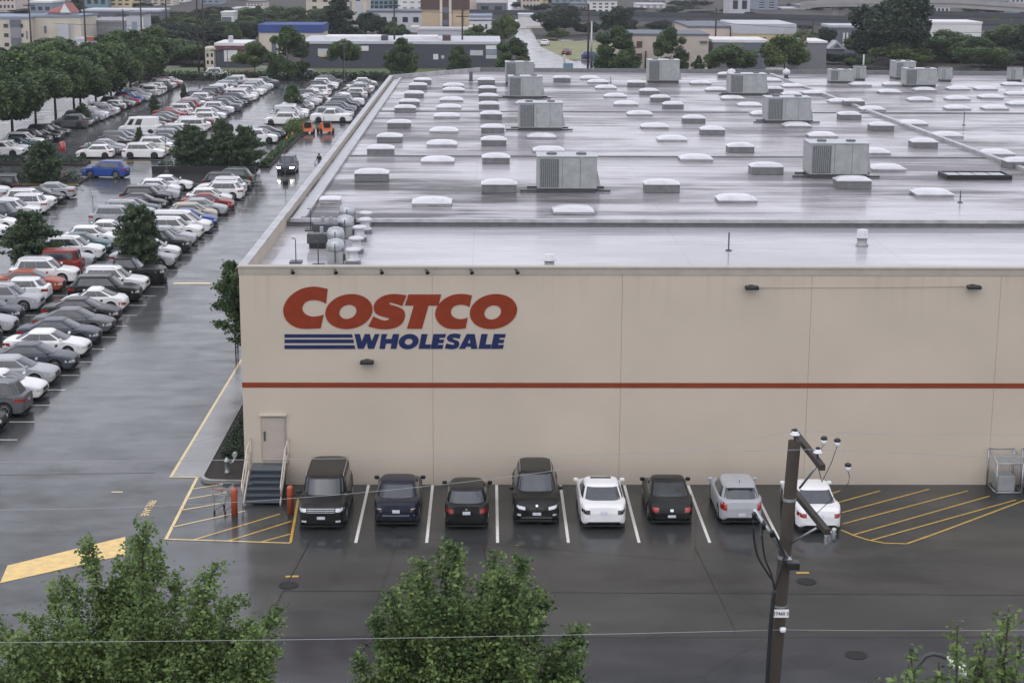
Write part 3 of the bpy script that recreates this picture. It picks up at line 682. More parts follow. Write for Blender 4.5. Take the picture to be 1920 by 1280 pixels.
    G = M['glass']; win = {}
    def patch(fn, nu, nv): 
        vs = [fn(i/nu, k/nv) for i in range(nu+1) for k in range(nv+1)]
        return vs, [(i*(nv+1)+k, (i+1)*(nv+1)+k, (i+1)*(nv+1)+k+1, i*(nv+1)+k+1) for i in range(nu) for k in range(nv)]
    def endp(front):
        def fn(a_, b_):
            tt = .07+.85*b_; xc, a, b, z = ol(tt); y = (-.86+1.72*a_); 
            ext = a*(1-abs(y)**nn)**(1/nn)
            return (xc+(ext+.012 if front else -ext-.012), y*b, z+.004)
        return fn
    w_ = MB(); w_.add(*patch(endp(True), 10, 5), G, True); win['windshield'] = w_.mesh(t+'_ws')
    w_ = MB()
    if t != 'van': w_.add(*patch(lambda a_, b_: endp(False)(a_, .12+.86*b_), 10, 5), G, True); win['rear_window'] = w_.mesh(t+'_rw')
    segs = {'sedan': [(.10, .20), (.207, .52), (.527, .93)], 'coupe': [(.12, .44), (.448, .92)], 'van': [(.80, .95)], 'pickup': [(.08, .47), (.478, .94)],
            'suv': [(.09, .24), (.247, .56), (.567, .94)], 'wagon': [(.05, .30), (.307, .61), (.617, .94)], 'minivan': [(.05, .28), (.287, .59), (.597, .93)],
            'hatchback': [(.11, .22), (.227, .55), (.557, .93)], 'jeep': [(.05, .31), (.325, .63), (.645, .95)]}[t]
    sw = []
    for sg in (-1, 1):
        for a0, a1 in segs+([(.50, .70)] if t == 'van' else []):
            w_ = MB(); w_.add(*patch(lambda p, q: side(a0+(a1-a0)*p, .13+.72*q, .010, sg), 8, 4), G, True); sw.append(w_.mesh(t+'_sw'))
    wl = MB(); wl.lathe([(wr*.62, -.115), (wr*.97, -.11), (wr, -.08), (wr, .08), (wr*.97, .11), (wr*.62, .115)], (0, 0, 0), M['tyre'], 22)
    wheel = wl.mesh('tyre'); wheel.transform(Matrix.Rotation(R(90), 4, 'X'))
    rm = MB(); rr = wr*.64
    for sd in (-1, 1):
        rm.lathe([(rr, sd*.10), (rr*1.02, sd*.122), (rr*.9, sd*.122), (rr*.88, sd*.105)], (0, 0, 0), M['rim'], 20)
        for q in range(5):
            a = 2*math.pi*q/5
            rm.add([(rr*.95*math.cos(a+e), rr*.95*math.sin(a+e), sd*.118) for e in (-.16, .16)]+[(rr*.15*math.cos(a+e), rr*.15*math.sin(a+e), sd*.122) for e in (.8, -.8)], [(0, 1, 2, 3)], M['rim'])
        rm.lathe([(rr*.22, sd*.118), (rr*.2, sd*.13), (.01, sd*.13)], (0, 0, 0), M['rim'], 10)
        rm.add([(rr*.9*math.cos(a), rr*.9*math.sin(a), sd*.09) for a in np.linspace(0, 2*math.pi, 14, endpoint=False)], [tuple(range(14))], M['black'])
    rim = rm.mesh('rim'); rim.transform(Matrix.Rotation(R(90), 4, 'X'))
    def decal(front, y0, y1, za, zb, mt, off=.012, nu=6, nv=3, skew=0, name='d'):
        d = MB(); pts = {}
        sx = 1 if front else -1
        for i in range(nu+1):
            for k in range(nv+1):
                y = y0+(y1-y0)*i/nu; z = za+(zb-za)*k/nv+skew*(abs(y)-min(abs(y0), abs(y1)))
                h = bvh.ray_cast(Vector((sx*6, y, z)), Vector((-sx, 0, 0)))
                if h[0] is not None and abs(h[0].x) > hl*.6: pts[i, k] = (h[0].x+sx*off, y, z)
        ids = {q: i for i, q in enumerate(pts)}
        fs = [(ids[i, k], ids[i+1, k], ids[i+1, k+1], ids[i, k+1]) for i in range(nu) for k in range(nv) if all(q in ids for q in ((i, k), (i+1, k), (i+1, k+1), (i, k+1)))]
        if not fs: return None
        d.add(list(pts.values()), fs, mt, True); return d.mesh(name)
    hz = interp(c['prof'], .955); tz = interp(c['prof'], -.975)
    mi = MB(); mx_ = xf0-.28-(.1 if t == 'van' else 0)
    mir = {}
    for sg in (-1, 1):
        q = MB(); y = sg*(w0+.02); q.box(mx_-.07, mx_+.07, min(y, y+sg*.20), max(y, y+sg*.20), belt0+.04, belt0+.19, P, .035); mir[sg] = q.mesh('mirror')
    _cache[t] = dict(sw=sw, c=c, body=body, win=win, wheel=wheel, rim=rim, wb=wb, wr=wr, decal=decal, hz=hz, tz=tz, mir=mir, hl=hl, W=W, belt=belt0, ol=ol)
    return _cache[t]
COL = dict(white=(.74, .74, .74), silver=(.36, .37, .39), grey=(.095, .10, .11), slate=(.045, .053, .07), charcoal=(.018, .019, .021), black=(.004, .005, .005),
           navy=(.007, .010, .022), red=(.22, .022, .015), orange=(.30, .060, .022), blue=(.02, .06, .26), teal=(.02, .07, .075), beige=(.40, .36, .28), green=(.02, .05, .03), maroon=(.10, .02, .018), pearl=(.60, .58, .55))
KIND = dict(sedan='sedan', suv='SUV', hatchback='hatchback', wagon='boxy wagon', minivan='minivan', pickup='pickup truck', van='high-roofed cargo van', coupe='coupe', jeep='boxy off-roader')
CATN = dict(sedan='car', suv='car', hatchback='car', wagon='car', minivan='minivan', pickup='pickup truck', van='van', coupe='car', jeep='car')
protos = {}
def decal_ob(cm, nm, tuples, par):
    for tp in tuples:
        me = cm['decal'](*tp[:-1], **tp[-1]) if isinstance(tp[-1], dict) else cm['decal'](*tp)
        if me: obj(nm, me, par)
def standard_lights(cm, r, t, tail=None, plate_z=None, front=True, rear=True):
    W, hz, tz = cm['W'], cm['hz'], cm['tz']
    for sg in (-1, 1):
        if front: decal_ob(cm, 'headlight', [(True, sg*W*.26, sg*W*.47, hz-.18, hz-.04, M['lamp_clear'])], r)
        if rear: decal_ob(cm, 'taillight', [(False, sg*W*.30, sg*W*.475, tz-.24, tz-.07, tail or M['lamp_red'])], r)
    decal_ob(cm, 'grille', [(True, -W*.22, W*.22, hz-.25, hz-.07, M['black'])], r)
    decal_ob(cm, 'lower_intake', [(True, -W*.34, W*.34, .28, .42, M['black'])], r)
    decal_ob(cm, 'licence_plate', [(False, -.15, .15, (plate_z or tz-.30), (plate_z or tz-.30)+.13, M['plate'])], r)
def car_proto(t, lod):
    cm = car_meshes(t)
    if (t, lod) in protos: return cm
    r = empty('parked_car' if t not in ('van', 'pickup', 'minivan') else {'van': 'cargo_van', 'pickup': 'pickup_truck', 'minivan': 'minivan'}[t]); r.scale = (CAR_SC,)*3
    obj('body', cm['body'], r)
    for k, me in cm['win'].items(): obj(k, me, r)
    for me in cm['sw']: obj('side_window', me, r)
    for a in (-1, 1):
        for b in (-1, 1):
            o = obj('wheel', cm['wheel'], r); o.location = (a*cm['wb'], b*(cm['W']/2-.125), cm['wr'])
            if lod == 0: obj('rim', cm['rim'], o)
    for sg in (-1, 1):
        if lod <= 1: obj('mirror', cm['mir'][sg], r)
    if lod <= 1: standard_lights(cm, r, t)
    protos[t, lod] = r
    return cm
used = set()
def set_col(r, col):
    for ch in r.children:
        if ch.name.split('.')[0] in ('body', 'mirror', 'spoiler'): ch.color = c4(col)
def place_car(t, col, x, y, rz, label, lod=0, group='cars in the left parking lot', cat=None):
    car_proto(t, lod); p = protos[t, lod]
    if (t, lod) in used: r = copy_tree(p)
    else: r = p; used.add((t, lod))
    r.location = (x, y, 0); r.rotation_euler = (0, 0, rz)
    set_col(r, COL[col] if isinstance(col, str) else col)
    tag(r, label, cat or CATN[t], group); return r

# the eight cars nosed against the front wall, each with its own face
def front_car(t, col, x, yend, rz, label, build):
    cm = car_meshes(t); r = empty('parked_car', (0, 0, 0), rz, label, 'car', 'cars parked against the front wall', CAR_SC)
    yy = yend+cm['hl']*CAR_SC; r.location = (x, yy, 0)
    obj('body', cm['body'], r)
    for k, me in cm['win'].items(): obj(k, me, r)
    for me in cm['sw']: obj('side_window', me, r)
    for a in (-1, 1):
        for b in (-1, 1):
            o = obj('wheel', cm['wheel'], r); o.location = (a*cm['wb'], b*(cm['W']/2-.125), cm['wr']); obj('rim', cm['rim'], o)
    for sg in (-1, 1): obj('mirror', cm['mir'][sg], r)
    build(cm, r); set_col(r, COL[col]); return r
def extras_flex(cm, r):
    W, hz = cm['W'], cm['hz']
    for sg in (-1, 1): decal_ob(cm, 'headlight', [(True, sg*W*.30, sg*W*.47, hz-.17, hz-.03, M['lamp_clear'])], r); decal_ob(cm, 'fog_light', [(True, sg*W*.30, sg*W*.40, .36, .44, M['lamp_clear'])], r); decal_ob(cm, 'taillight', [(False, sg*W*.36, sg*W*.47, .75, .98, M['lamp_red'])], r)
    for z in (hz-.20, hz-.13, hz-.06): decal_ob(cm, 'grille_bar', [(True, -W*.28, W*.28, z, z+.03, M['galv'])], r)
    decal_ob(cm, 'licence_plate', [(True, -.16, .16, .48, .60, M['plate'])], r); decal_ob(cm, 'lower_intake', [(True, -W*.36, W*.36, .27, .34, M['black'])], r)
def extras_navy(cm, r):
    W, tz = cm['W'], cm['tz']; standard_lights(cm, r, 's', M['lamp_dark'], .62)
    decal_ob(cm, 'chrome_strip', [(False, -W*.40, W*.40, .50, .535, M['chrome'])], r)
    for sg in (-1, 1): decal_ob(cm, 'reflector', [(False, sg*W*.30, sg*W*.43, tz-.13, tz-.10, M['lamp_clear'])], r)
def extras_crossover(cm, r):
    standard_lights(cm, r, 's', M['lamp_red'], .66)
    decal_ob(cm, 'emblem', [(False, -.05, .05, .84, .90, M['chrome'])], r)
def extras_suvfront(cm, r):
    W, hz = cm['W'], cm['hz']
    for sg in (-1, 1):
        decal_ob(cm, 'headlight', [(True, sg*W*.25, sg*W*.46, hz-.17, hz-.05, M['lamp_clear'], dict(skew=.18))], r)
        decal_ob(cm, 'fog_light', [(True, sg*W*.34, sg*W*.42, .42, .50, M['lamp_clear'])], r)
        decal_ob(cm, 'grille', [(True, sg*W*.02, sg*W*.16, hz-.24, hz-.06, M['black'])], r)
        decal_ob(cm, 'taillight', [(False, sg*W*.30, sg*W*.475, .85, 1.0, M['lamp_red'])], r)
    decal_ob(cm, 'emblem', [(True, -.045, .045, hz-.045, hz+.03, M['chrome'])], r)
    decal_ob(cm, 'skid_plate', [(True, -W*.34, W*.34, .245, .30, M['chrome'])], r)
    decal_ob(cm, 'lower_intake', [(True, -W*.22, W*.22, .34, .43, M['black'])], r)
    decal_ob(cm, 'licence_plate', [(True, -.17, .17, .44, .56, M['plate'])], r)
def extras_whitesedan(cm, r):
    standard_lights(cm, r, 's', M['lamp_dark'], .66)
    xc, a, b, z = cm['ol'](1); mb = MB(); mb.box(xc+a*.25, xc+a*.72, -b*.62, b*.62, z+.034, z+.052, M['glass'], .008); mb.build('sunroof', r)
    decal_ob(cm, 'lower_valance', [(False, -cm['W']*.3, cm['W']*.3, .24, .30, M['dark'])], r)
def extras_beetle(cm, r):
    W = cm['W']
    for sg in (-1, 1):
        decal_ob(cm, 'taillight', [(False, sg*W*.29, sg*W*.44, .58, .76, M['lamp_red'])], r); decal_ob(cm, 'headlight', [(True, sg*W*.28, sg*W*.44, .50, .62, M['lamp_clear'])], r)
    decal_ob(cm, 'emblem', [(False, -.065, .065, .60, .70, M['chrome'], dict(nu=4))], r); decal_ob(cm, 'licence_plate', [(False, -.16, .16, .36, .47, M['plate'])], r)
def extras_hatch(cm, r):
    W, tz = cm['W'], cm['tz']; standard_lights(cm, r, 's', M['black'], .42, True, False)
    for sg in (-1, 1): decal_ob(cm, 'taillight', [(False, sg*W*.345, sg*W*.475, tz-.30, tz+.02, M['lamp_red'], dict(off=.02))], r)
    xc, a, b, z = cm['ol'](1); mb = MB(); mb.box(xc-a-.17, xc-a+.05, -b*.9, b*.9, z-.03, z+.015, M['paint'], .012); mb.build('spoiler', r)
    mb = MB(); mb.tube([(xc-a*.6, 0, z+.05), (xc-a*.6-.14, 0, z+.20)], .012, M['black'], 5); mb.build('antenna', r)
def extras_white2(cm, r): standard_lights(cm, r, 's', M['lamp_red'], .66)
FY = R(-90); RY = R(90)
front_car('wagon', 'black', 3.62, -5.75, FY, 'black boxy wagon with barred grille facing out beside the metal stairs', extras_flex)
front_car('sedan', 'navy', 6.40, -5.40, RY, 'dark navy sedan showing its tail, second in the row from the stairs', extras_navy)
front_car('hatchback', 'black', 9.05, -5.70, RY, 'black hatchback with red tail lamps between the navy sedan and the black SUV', extras_crossover)
front_car('suv', 'black', 11.70, -5.15, FY, 'black SUV facing out with bright head lamps and silver skid plate', extras_suvfront)
front_car('sedan', 'white', 14.20, -5.70, RY, 'white sedan with dark sunroof beside the black SUV at the front wall', extras_whitesedan)
front_car('coupe', 'black', 16.80, -5.20, RY, 'black rounded coupe with red tail lamps and pale round badge', extras_beetle)
front_car('hatchback', 'silver', 19.45, -5.20, RY, 'silver hatchback with tall red tail lamps left of the utility pole', extras_hatch)
front_car('sedan', 'white', 22.25, -6.10, RY, 'white sedan partly hidden behind the utility pole beside the hatched bay', extras_white2)

typ = lambda: random.choices(['suv', 'sedan', 'hatchback', 'minivan', 'pickup', 'wagon', 'coupe'], [44, 34, 14, 3, 3, 1, 1])[0]
colr = lambda: random.choices(['white', 'silver', 'grey', 'black', 'charcoal', 'pearl', 'slate', 'navy', 'red', 'blue', 'maroon', 'teal', 'beige'], [27, 18, 12, 14, 9, 6, 5, 3, 2, 1, 1, 1, 1])[0]
CN = dict(pearl='off-white', charcoal='charcoal', slate='slate-grey')
def row(name, xc, y0, items, phrase, skip=(), step=2.96, nose=None, lod=0):
    for i, it in enumerate(items):
        if it is None: continue
        t, c, d = it if it != '?' else (typ(), colr(), random.choice((0, 0, 1)) if nose is None else (nose if random.random() < .72 else 1-nose))
        rz = (0 if d == 0 else math.pi)+random.uniform(-.035, .035)
        x = xc+random.uniform(-.18, .18); y = y0+i*step+random.uniform(-.12, .12)
        place_car(t, c, x, y, rz, '%s %s facing %s, %s' % (CN.get(c, c), KIND[t], 'right' if d == 0 else 'left', phrase % ORD[i]), lod)
A_ = [('hatchback', 'charcoal', 0), ('suv', 'grey', 1), ('sedan', 'white', 0), ('sedan', 'silver', 0), ('sedan', 'slate', 0), ('sedan', 'white', 0), ('sedan', 'slate', 0), ('sedan', 'grey', 0), ('sedan', 'charcoal', 0),
      ('coupe', 'white', 1), ('suv', 'black', 0), ('suv', 'white', 0), ('pickup', 'black', 0), None, ('sedan', 'silver', 0), ('hatchback', 'white', 0), ('suv', 'charcoal', 0), ('sedan', 'silver', 0), ('suv', 'white', 0), ('minivan', 'white', 0),
      ('sedan', 'blue', 0), ('hatchback', 'beige', 0), ('sedan', 'silver', 0), ('sedan', 'red', 0), ('hatchback', 'white', 0), ('suv', 'white', 1), ('suv', 'white', 1), ('suv', 'charcoal', 0), ('suv', 'green', 1)]
row('A', -13.75, 8.1, A_, '%s from the near end, row beside the drive lane')
B_ = [None, ('sedan', 'slate', 0), ('sedan', 'grey', 0), ('hatchback', 'slate', 0), ('suv', 'charcoal', 1), ('sedan', 'grey', 0), ('sedan', 'black', 0), ('sedan', 'silver', 0), ('hatchback', 'slate', 0), ('suv', 'silver', 0), ('hatchback', 'white', 1), ('sedan', 'orange', 0), ('suv', 'white', 0), ('jeep', 'red', 1),
      ('sedan', 'silver', 0), ('suv', 'white', 0), ('sedan', 'teal', 0), ('hatchback', 'white', 0), ('sedan', 'white', 1), None, ('suv', 'silver', 0), ('suv', 'silver', 0), ('sedan', 'slate', 0), ('sedan', 'charcoal', 0), ('suv', 'black', 0), ('sedan', 'silver', 0), ('hatchback', 'white', 0), ('sedan', 'white', 0)]
row('B', -19.15, 8.1, B_, '%s from the near end, second row from the lane')
row('C', -28.6, 62.2, [('sedan', 'white', 0), ('sedan', 'white', 0), ('pickup', 'slate', 0), ('suv', 'white', 0), ('suv', 'white', 1), ('suv', 'white', 0), ('sedan', 'charcoal', 0), ('sedan', 'silver', 1)], '%s from near, short row below the left island')
row('C2', -34.0, 68.1, ['?']*7, '%s from near, outermost row below the left island', nose=1)
row('D', -31.1, 112.5, [('hatchback', 'white', 1), ('sedan', 'grey', 0), ('sedan', 'silver', 0), ('sedan', 'charcoal', 1), ('suv', 'grey', 0), ('sedan', 'slate', 0), ('sedan', 'silver', 0), None, ('van', 'white', 1)]+['?']*26,
    '%s beyond the cross lane, left middle row', nose=1, lod=1)
row('E', -25.9, 112.5, [('suv', 'white', 0), ('sedan', 'beige', 0), ('suv', 'white', 0), ('sedan', 'grey', 0), ('sedan', 'slate', 0), ('suv', 'silver', 0)]+['?']*4+[('suv', 'white', 0), ('sedan', 'maroon', 1), ('suv', 'white', 1)]+['?']*22,
    '%s beyond the cross lane, right middle row', nose=0, lod=1)
row('F', -41.0, 114.0, [('suv', 'white', 0), ('sedan', 'white', 0), ('sedan', 'teal', 0), ('suv', 'white', 0), ('suv', 'charcoal', 0), ('sedan', 'black', 0), ('suv', 'black', 0), ('sedan', 'charcoal', 0), None, None]+['?']*24,
    '%s from near, row under the street trees', nose=0, lod=1)
row('G', -15.9, 127.5, [('suv', 'white', 0), ('sedan', 'charcoal', 0), ('sedan', 'slate', 0), None, None, None, None]+['?']*23, '%s from near, row behind the orange machines', nose=0, lod=1)
row('H', -9.9, 152.0, [('pickup', 'white', 1), ('minivan', 'silver', 0), ('sedan', 'silver', 0), ('suv', 'slate', 0), ('suv', 'slate', 0), ('sedan', 'navy', 0), ('suv', 'navy', 0)]+['?']*14, '%s from near, far row by the roof edge', lod=1)
place_car('suv', 'white', -36.5, 231, .1, 'white SUV passing on the far grass-side road at left', 1, 'cars driving beyond the lot', 'car')
place_car('sedan', 'red', -31, 229.5, 0, 'red car with pale roof by the far hedge', 1, 'cars driving beyond the lot', 'car')
place_car('suv', 'silver', -20.5, 228.5, .3, 'silver SUV parked on the far grass verge behind the hedge', 1, 'cars driving beyond the lot', 'car')
place_car('sedan', 'white', 23.2, 338, R(80), 'small pale car far away on the road that runs off between the trees', 1, 'cars on the far road', 'car')
place_car('sedan', 'maroon', 26.5, 300, R(80), 'tiny dark red car at the edge of the far road', 1, 'cars on the far road', 'car')
place_car('suv', 'blue', 31, 285, 0, 'small blue vehicle beside the meadow far away', 1, 'cars by the meadow', 'car')
place_car('pickup', 'white', 34.5, 281, 0, 'small white pickup beside the meadow far away', 1, 'cars by the meadow', 'car')
place_car('suv', 'blue', -26.6, 97.0, R(172), 'bright blue SUV driving along the cross lane', 0, 'moving cars', 'car')
sv = place_car('suv', 'slate', -9.75, 101.4, R(-91), 'dark SUV driving toward the viewer with headlights lit on the wet lane', 0, 'moving cars', 'car')
cm = car_meshes('suv')
for ch in list(sv.children):
    if ch.name.startswith('headlight'): me = ch.data.copy(); me.materials[0] = M['lit']; ch.data = me

# two orange cart-pushing machines, shopping cart, person
def machine(x, y, rz, label):
    t = empty('cart_pusher', (x, y, 0), rz, label, 'machine', 'orange machines by the hedge')
    mb = MB(); mb.add([(-1.2, -.7, .25), (1.0, -.7, .25), (1.0, .7, .25), (-1.2, .7, .25), (-.3, -.5, 1.25), (.45, -.55, 1.3), (.45, .55, 1.3), (-.3, .5, 1.25)],
        [(3, 2, 1, 0), (4, 5, 6, 7), (0, 1, 5, 4), (2, 3, 7, 6), (1, 2, 6, 5), (3, 0, 4, 7)], M['orange']); mb.build('body', t)
    mb = MB(); mb.box(.46, .9, -.4, .4, .7, 1.35, M['black'], .05); mb.build('seat', t)
    for a in (-.8, .7):
        for b in (-.72, .72): mb = MB(); mb.cyl((a, b-.1, .3), (a, b+.1, .3), .3, .3, M['tyre'], 14); mb.build('wheel', t)
    mb = MB(); mb.tube([(-.4, 0, 1.2), (-.75, 0, 1.75), (-.95, 0, 1.8)], .035, M['black']); mb.build('handle', t)
machine(-11.7, 138.5, R(-75), 'left one of the two orange machines beside the hedge at the drive lane')
machine(-9.5, 138.7, R(-70), 'right one of the two orange machines beside the hedge at the drive lane')
def shopping_cart(x, y, rz, label):
    t = empty('shopping_cart', (x, y, 0), rz, label, 'shopping cart')
    a = [(-.45, -.30), (.45, -.24), (.45, .24), (-.45, .30)]; mb = MB()
    for z, k in ((.55, .8), (1.0, 1.0), (.78, .9)):
        q = [(p[0]*k, p[1]*k, z) for p in a]; mb.tube(q+[q[0]], .013, M['galv'], 5)
    for i in range(9):
        f = i/8; 
        for sg in (-1, 1): mb.tube([((-.45+.9*f)*.8, sg*(.30-.06*f)*.8, .55), (-.45+.9*f, sg*(.30-.06*f), 1.0)], .007, M['galv'], 4)
        mb.tube([((-.45+.9*f)*.8, -.24, .55), ((-.45+.9*f)*.8, .24, .55)], .007, M['galv'], 4)
    mb.build('basket', t)
    mb = MB(); mb.tube([(-.55, -.25, 1.05), (-.55, .25, 1.05)], .022, M['bollard'], 6); mb.build('handle', t)
    mb = MB()
    for sg in (-1, 1): mb.tube([(-.36, sg*.22, .55), (-.42, sg*.22, .14), (.42, sg*.17, .14)], .014, M['dark'], 5)
    mb.build('frame', t)
    for p in ((-.4, -.22), (-.4, .22), (.4, -.17), (.4, .17)): mb = MB(); mb.cyl((p[0], p[1]-.02, .065), (p[0], p[1]+.02, .065), .065, .065, M['black'], 10); mb.build('wheel', t)
shopping_cart(*at_z(420, 958), R(75), 'grey wire shopping cart left beside the red bollard near the stairs')

def person(x, y, rz, label):
    js = {'pelvis': (0, 0, .93), 'belly': (.01, 0, 1.08), 'chest': (.03, 0, 1.30), 'neck': (.05, 0, 1.47), 'head': (.07, 0, 1.58), 'top': (.07, 0, 1.68)}
    E_ = [('pelvis', 'belly'), ('belly', 'chest'), ('chest', 'neck'), ('neck', 'head'), ('head', 'top')]; rad = dict(pelvis=.145, belly=.14, chest=.15, neck=.06, head=.095, top=.06)
    for s, sg in (('l', 1), ('r', -1)):
        js.update({'hip'+s: (0, sg*.09, .86), 'knee'+s: (.10*sg+.02, sg*.10, .48), 'ank'+s: (.12*sg-.08, sg*.10, .09), 'toe'+s: (.12*sg+.08, sg*.11, .04),
                   'sho'+s: (.03, sg*.19, 1.40), 'elb'+s: (.08, sg*.24, 1.13), 'wri'+s: (.32, sg*.22, 1.05)})
        E_ += [('pelvis', 'hip'+s), ('hip'+s, 'knee'+s), ('knee'+s, 'ank'+s), ('ank'+s, 'toe'+s), ('chest', 'sho'+s), ('sho'+s, 'elb'+s), ('elb'+s, 'wri'+s)]
        rad.update({'hip'+s: .10, 'knee'+s: .062, 'ank'+s: .045, 'toe'+s: .035, 'sho'+s: .065, 'elb'+s: .045, 'wri'+s: .032})
        for f in range(5):
            js['kn%s%d' % (s, f)] = (.38+.005*f, sg*.22+(f-2)*.018, 1.05-.004*f); js['fi%s%d' % (s, f)] = (.41, sg*.22+(f-2)*.019, 1.01)
            E_ += [('wri'+s, 'kn%s%d' % (s, f)), ('kn%s%d' % (s, f), 'fi%s%d' % (s, f))]; rad['kn%s%d' % (s, f)] = .009; rad['fi%s%d' % (s, f)] = .008
    ks = list(js); me = bpy.data.meshes.new('p'); me.from_pydata([js[k] for k in ks], [(ks.index(a), ks.index(b)) for a, b in E_], [])
    o = bpy.data.objects.new('tmp', me); C.objects.link(o); md = o.modifiers.new('s', 'SKIN'); me.skin_vertices or None
    for i, k in enumerate(ks): me.skin_vertices[0].data[i].radius = (rad[k], rad[k]); me.skin_vertices[0].data[i].use_root = (k == 'pelvis')
    o.modifiers.new('u', 'SUBSURF').levels = 1
    m2 = bpy.data.meshes.new_from_object(o.evaluated_get(bpy.context.evaluated_depsgraph_get())); bpy.data.objects.remove(o)
    m2.materials.clear(); m2.materials.append(M['cloth_dark']); m2.materials.append(M['skin'])
    for p in m2.polygons: p.use_smooth = True; p.material_index = 1 if (p.center.z > 1.47 or p.center.x > .33) else 0
    r = obj('person', m2, label=label, cat='person'); r.location = (x, y, 0); r.rotation_euler = (0, 0, rz)
    mb = MB(); mb.lathe([(.085, -.06), (.105, .0), (.10, .06), (.06, .11), (.01, .125)], (.055, 0, 1.61), M['hair'], 14); mb.build('hair', r)
x, y = at_z(599, 320); person(x, y, R(-100), 'person in dark clothes walking a cart up the wet lane by the roof edge')
shopping_cart(x-.1, y-.85, R(-100), 'wire shopping cart pushed by the person in the drive lane')

# ------------------------------------------------------------------ stairs, bollards, cage, hydrant
sx0, sx1 = at_y(474, 866, -.1)[0], at_y(537, 866, -.1)[0]
t = empty('metal_stairs', ((sx0+sx1)/2, 0, 0), 0, 'blue-grey metal stairs with cream pipe rails up to the wall door', 'stairs')
hw = (sx1-sx0)/2; zt = .93; nst = 5; y_l = -1.05
mb = MB(); mb.box(-hw, hw, y_l, -.02, zt-.05, zt, M['stair']); mb.box(-hw+.05, hw-.05, y_l+.05, -.05, 0, zt-.052, M['stair_dark']); mb.build('landing', t)
for i in range(nst):
    z = zt-(i+1)*zt/(nst+1); y1 = y_l-i*.34; mb = MB(); mb.box(-hw, hw, y1-.34, y1-.003, z-.045, z, M['stair'], .006)
    mb.box(-hw+.02, hw-.02, y1-.03, y1-.006, z+.001, z+zt/(nst+1)-.06, M['stair_dark']); mb.build('tread', t)
yb = y_l-nst*.34
for sg in (-1, 1):
    x = sg*(hw+.035)
    mb = MB(); mb.add([(x-.02, y_l, zt-.16), (x-.02, yb, .0), (x-.02, yb, .12), (x-.02, y_l, zt+.0), (x+.02, y_l, zt-.16), (x+.02, yb, .0), (x+.02, yb, .12), (x+.02, y_l, zt+.0)],
        [(0, 1, 2, 3), (7, 6, 5, 4), (0, 4, 5, 1), (3, 2, 6, 7), (0, 3, 7, 4), (1, 5, 6, 2)], M['rail']); mb.build('stringer', t)
    mb = MB(); X = x+sg*.045
    mb.tube([(X, -.05, zt+1.0), (X, -.45, zt+.98), (X, y_l-.1, zt+.86), (X, yb+.05, .92), (X, yb-.12, .80), (X, yb-.14, .5), (X, yb-.02, .42), (X, y_l, zt+.40), (X, -.05, zt+.42)], .026, M['rail'], 7)
    for yy, z0, z1 in ((-.08, zt-.05, zt+1.0), (y_l, zt-.1, zt+.9), (yb+.1, 0, .94)): mb.tube([(X, yy, z0), (X, yy, z1)], .024, M['rail'], 7)
    mb.build('handrail', t)
for (u, v, lab) in ((440, 966, 'red-orange bollard left of the metal stairs beside the shopping cart'), (545, 962, 'red-orange bollard between the metal stairs and the black wagon')):
    x, y = at_z(u, v); mb = MB(); mb.lathe([(.125, 0), (.125, 1.02), (.115, 1.07), (.06, 1.12), (.01, 1.13)], (0, 0, 0), M['bollard'], 18)
    b = mb.build('bollard', label=lab, cat='bollard', group='red-orange bollards by the stairs'); b.location = (x, y, 0)
x, y = at_z(425, 893)
t = empty('fire_pipe', (x, y+.2, .1), 0, 'pinkish white and grey fire pipe fitting in the mulch bed', 'hydrant')
mb = MB(); mb.lathe([(.13, 0), (.10, .05), (.09, .45), (.12, .47), (.12, .52), (.07, .62), (.01, .66)], (0, 0, 0), M['galv'], 14); mb.build('barrel', t)
mb = MB(); mb.tube([(.05, .05, .35), (.25, .1, .45), (.32, .12, .62), (.32, .12, .75)], .05, M['galv'], 8); mb.cyl((.32, .0, .75), (.32, .22, .75), .10, .10, M['galv'], 12); mb.build('valve', t)
# ladder-like meter rack further down the left wall
x, y = at_z(437, 665); t = empty('meter_rack', (x+.15, y, 0), 0, 'dark ladder-like pipe rack against the left side wall', 'rack')
mb = MB()
for yy in (0, .8): mb.tube([(0, yy, 0), (0, yy, 1.8)], .035, M['dark'], 6)
for z in (.35, .85, 1.3, 1.75): mb.tube([(0, 0, z), (0, .8, z)], .03, M['dark'], 6)
mb.build('frame', t)
mb = MB(); mb.box(-.12, .12, .2, .6, .9, 1.25, M['galv'], .02); mb.build('meter', t)
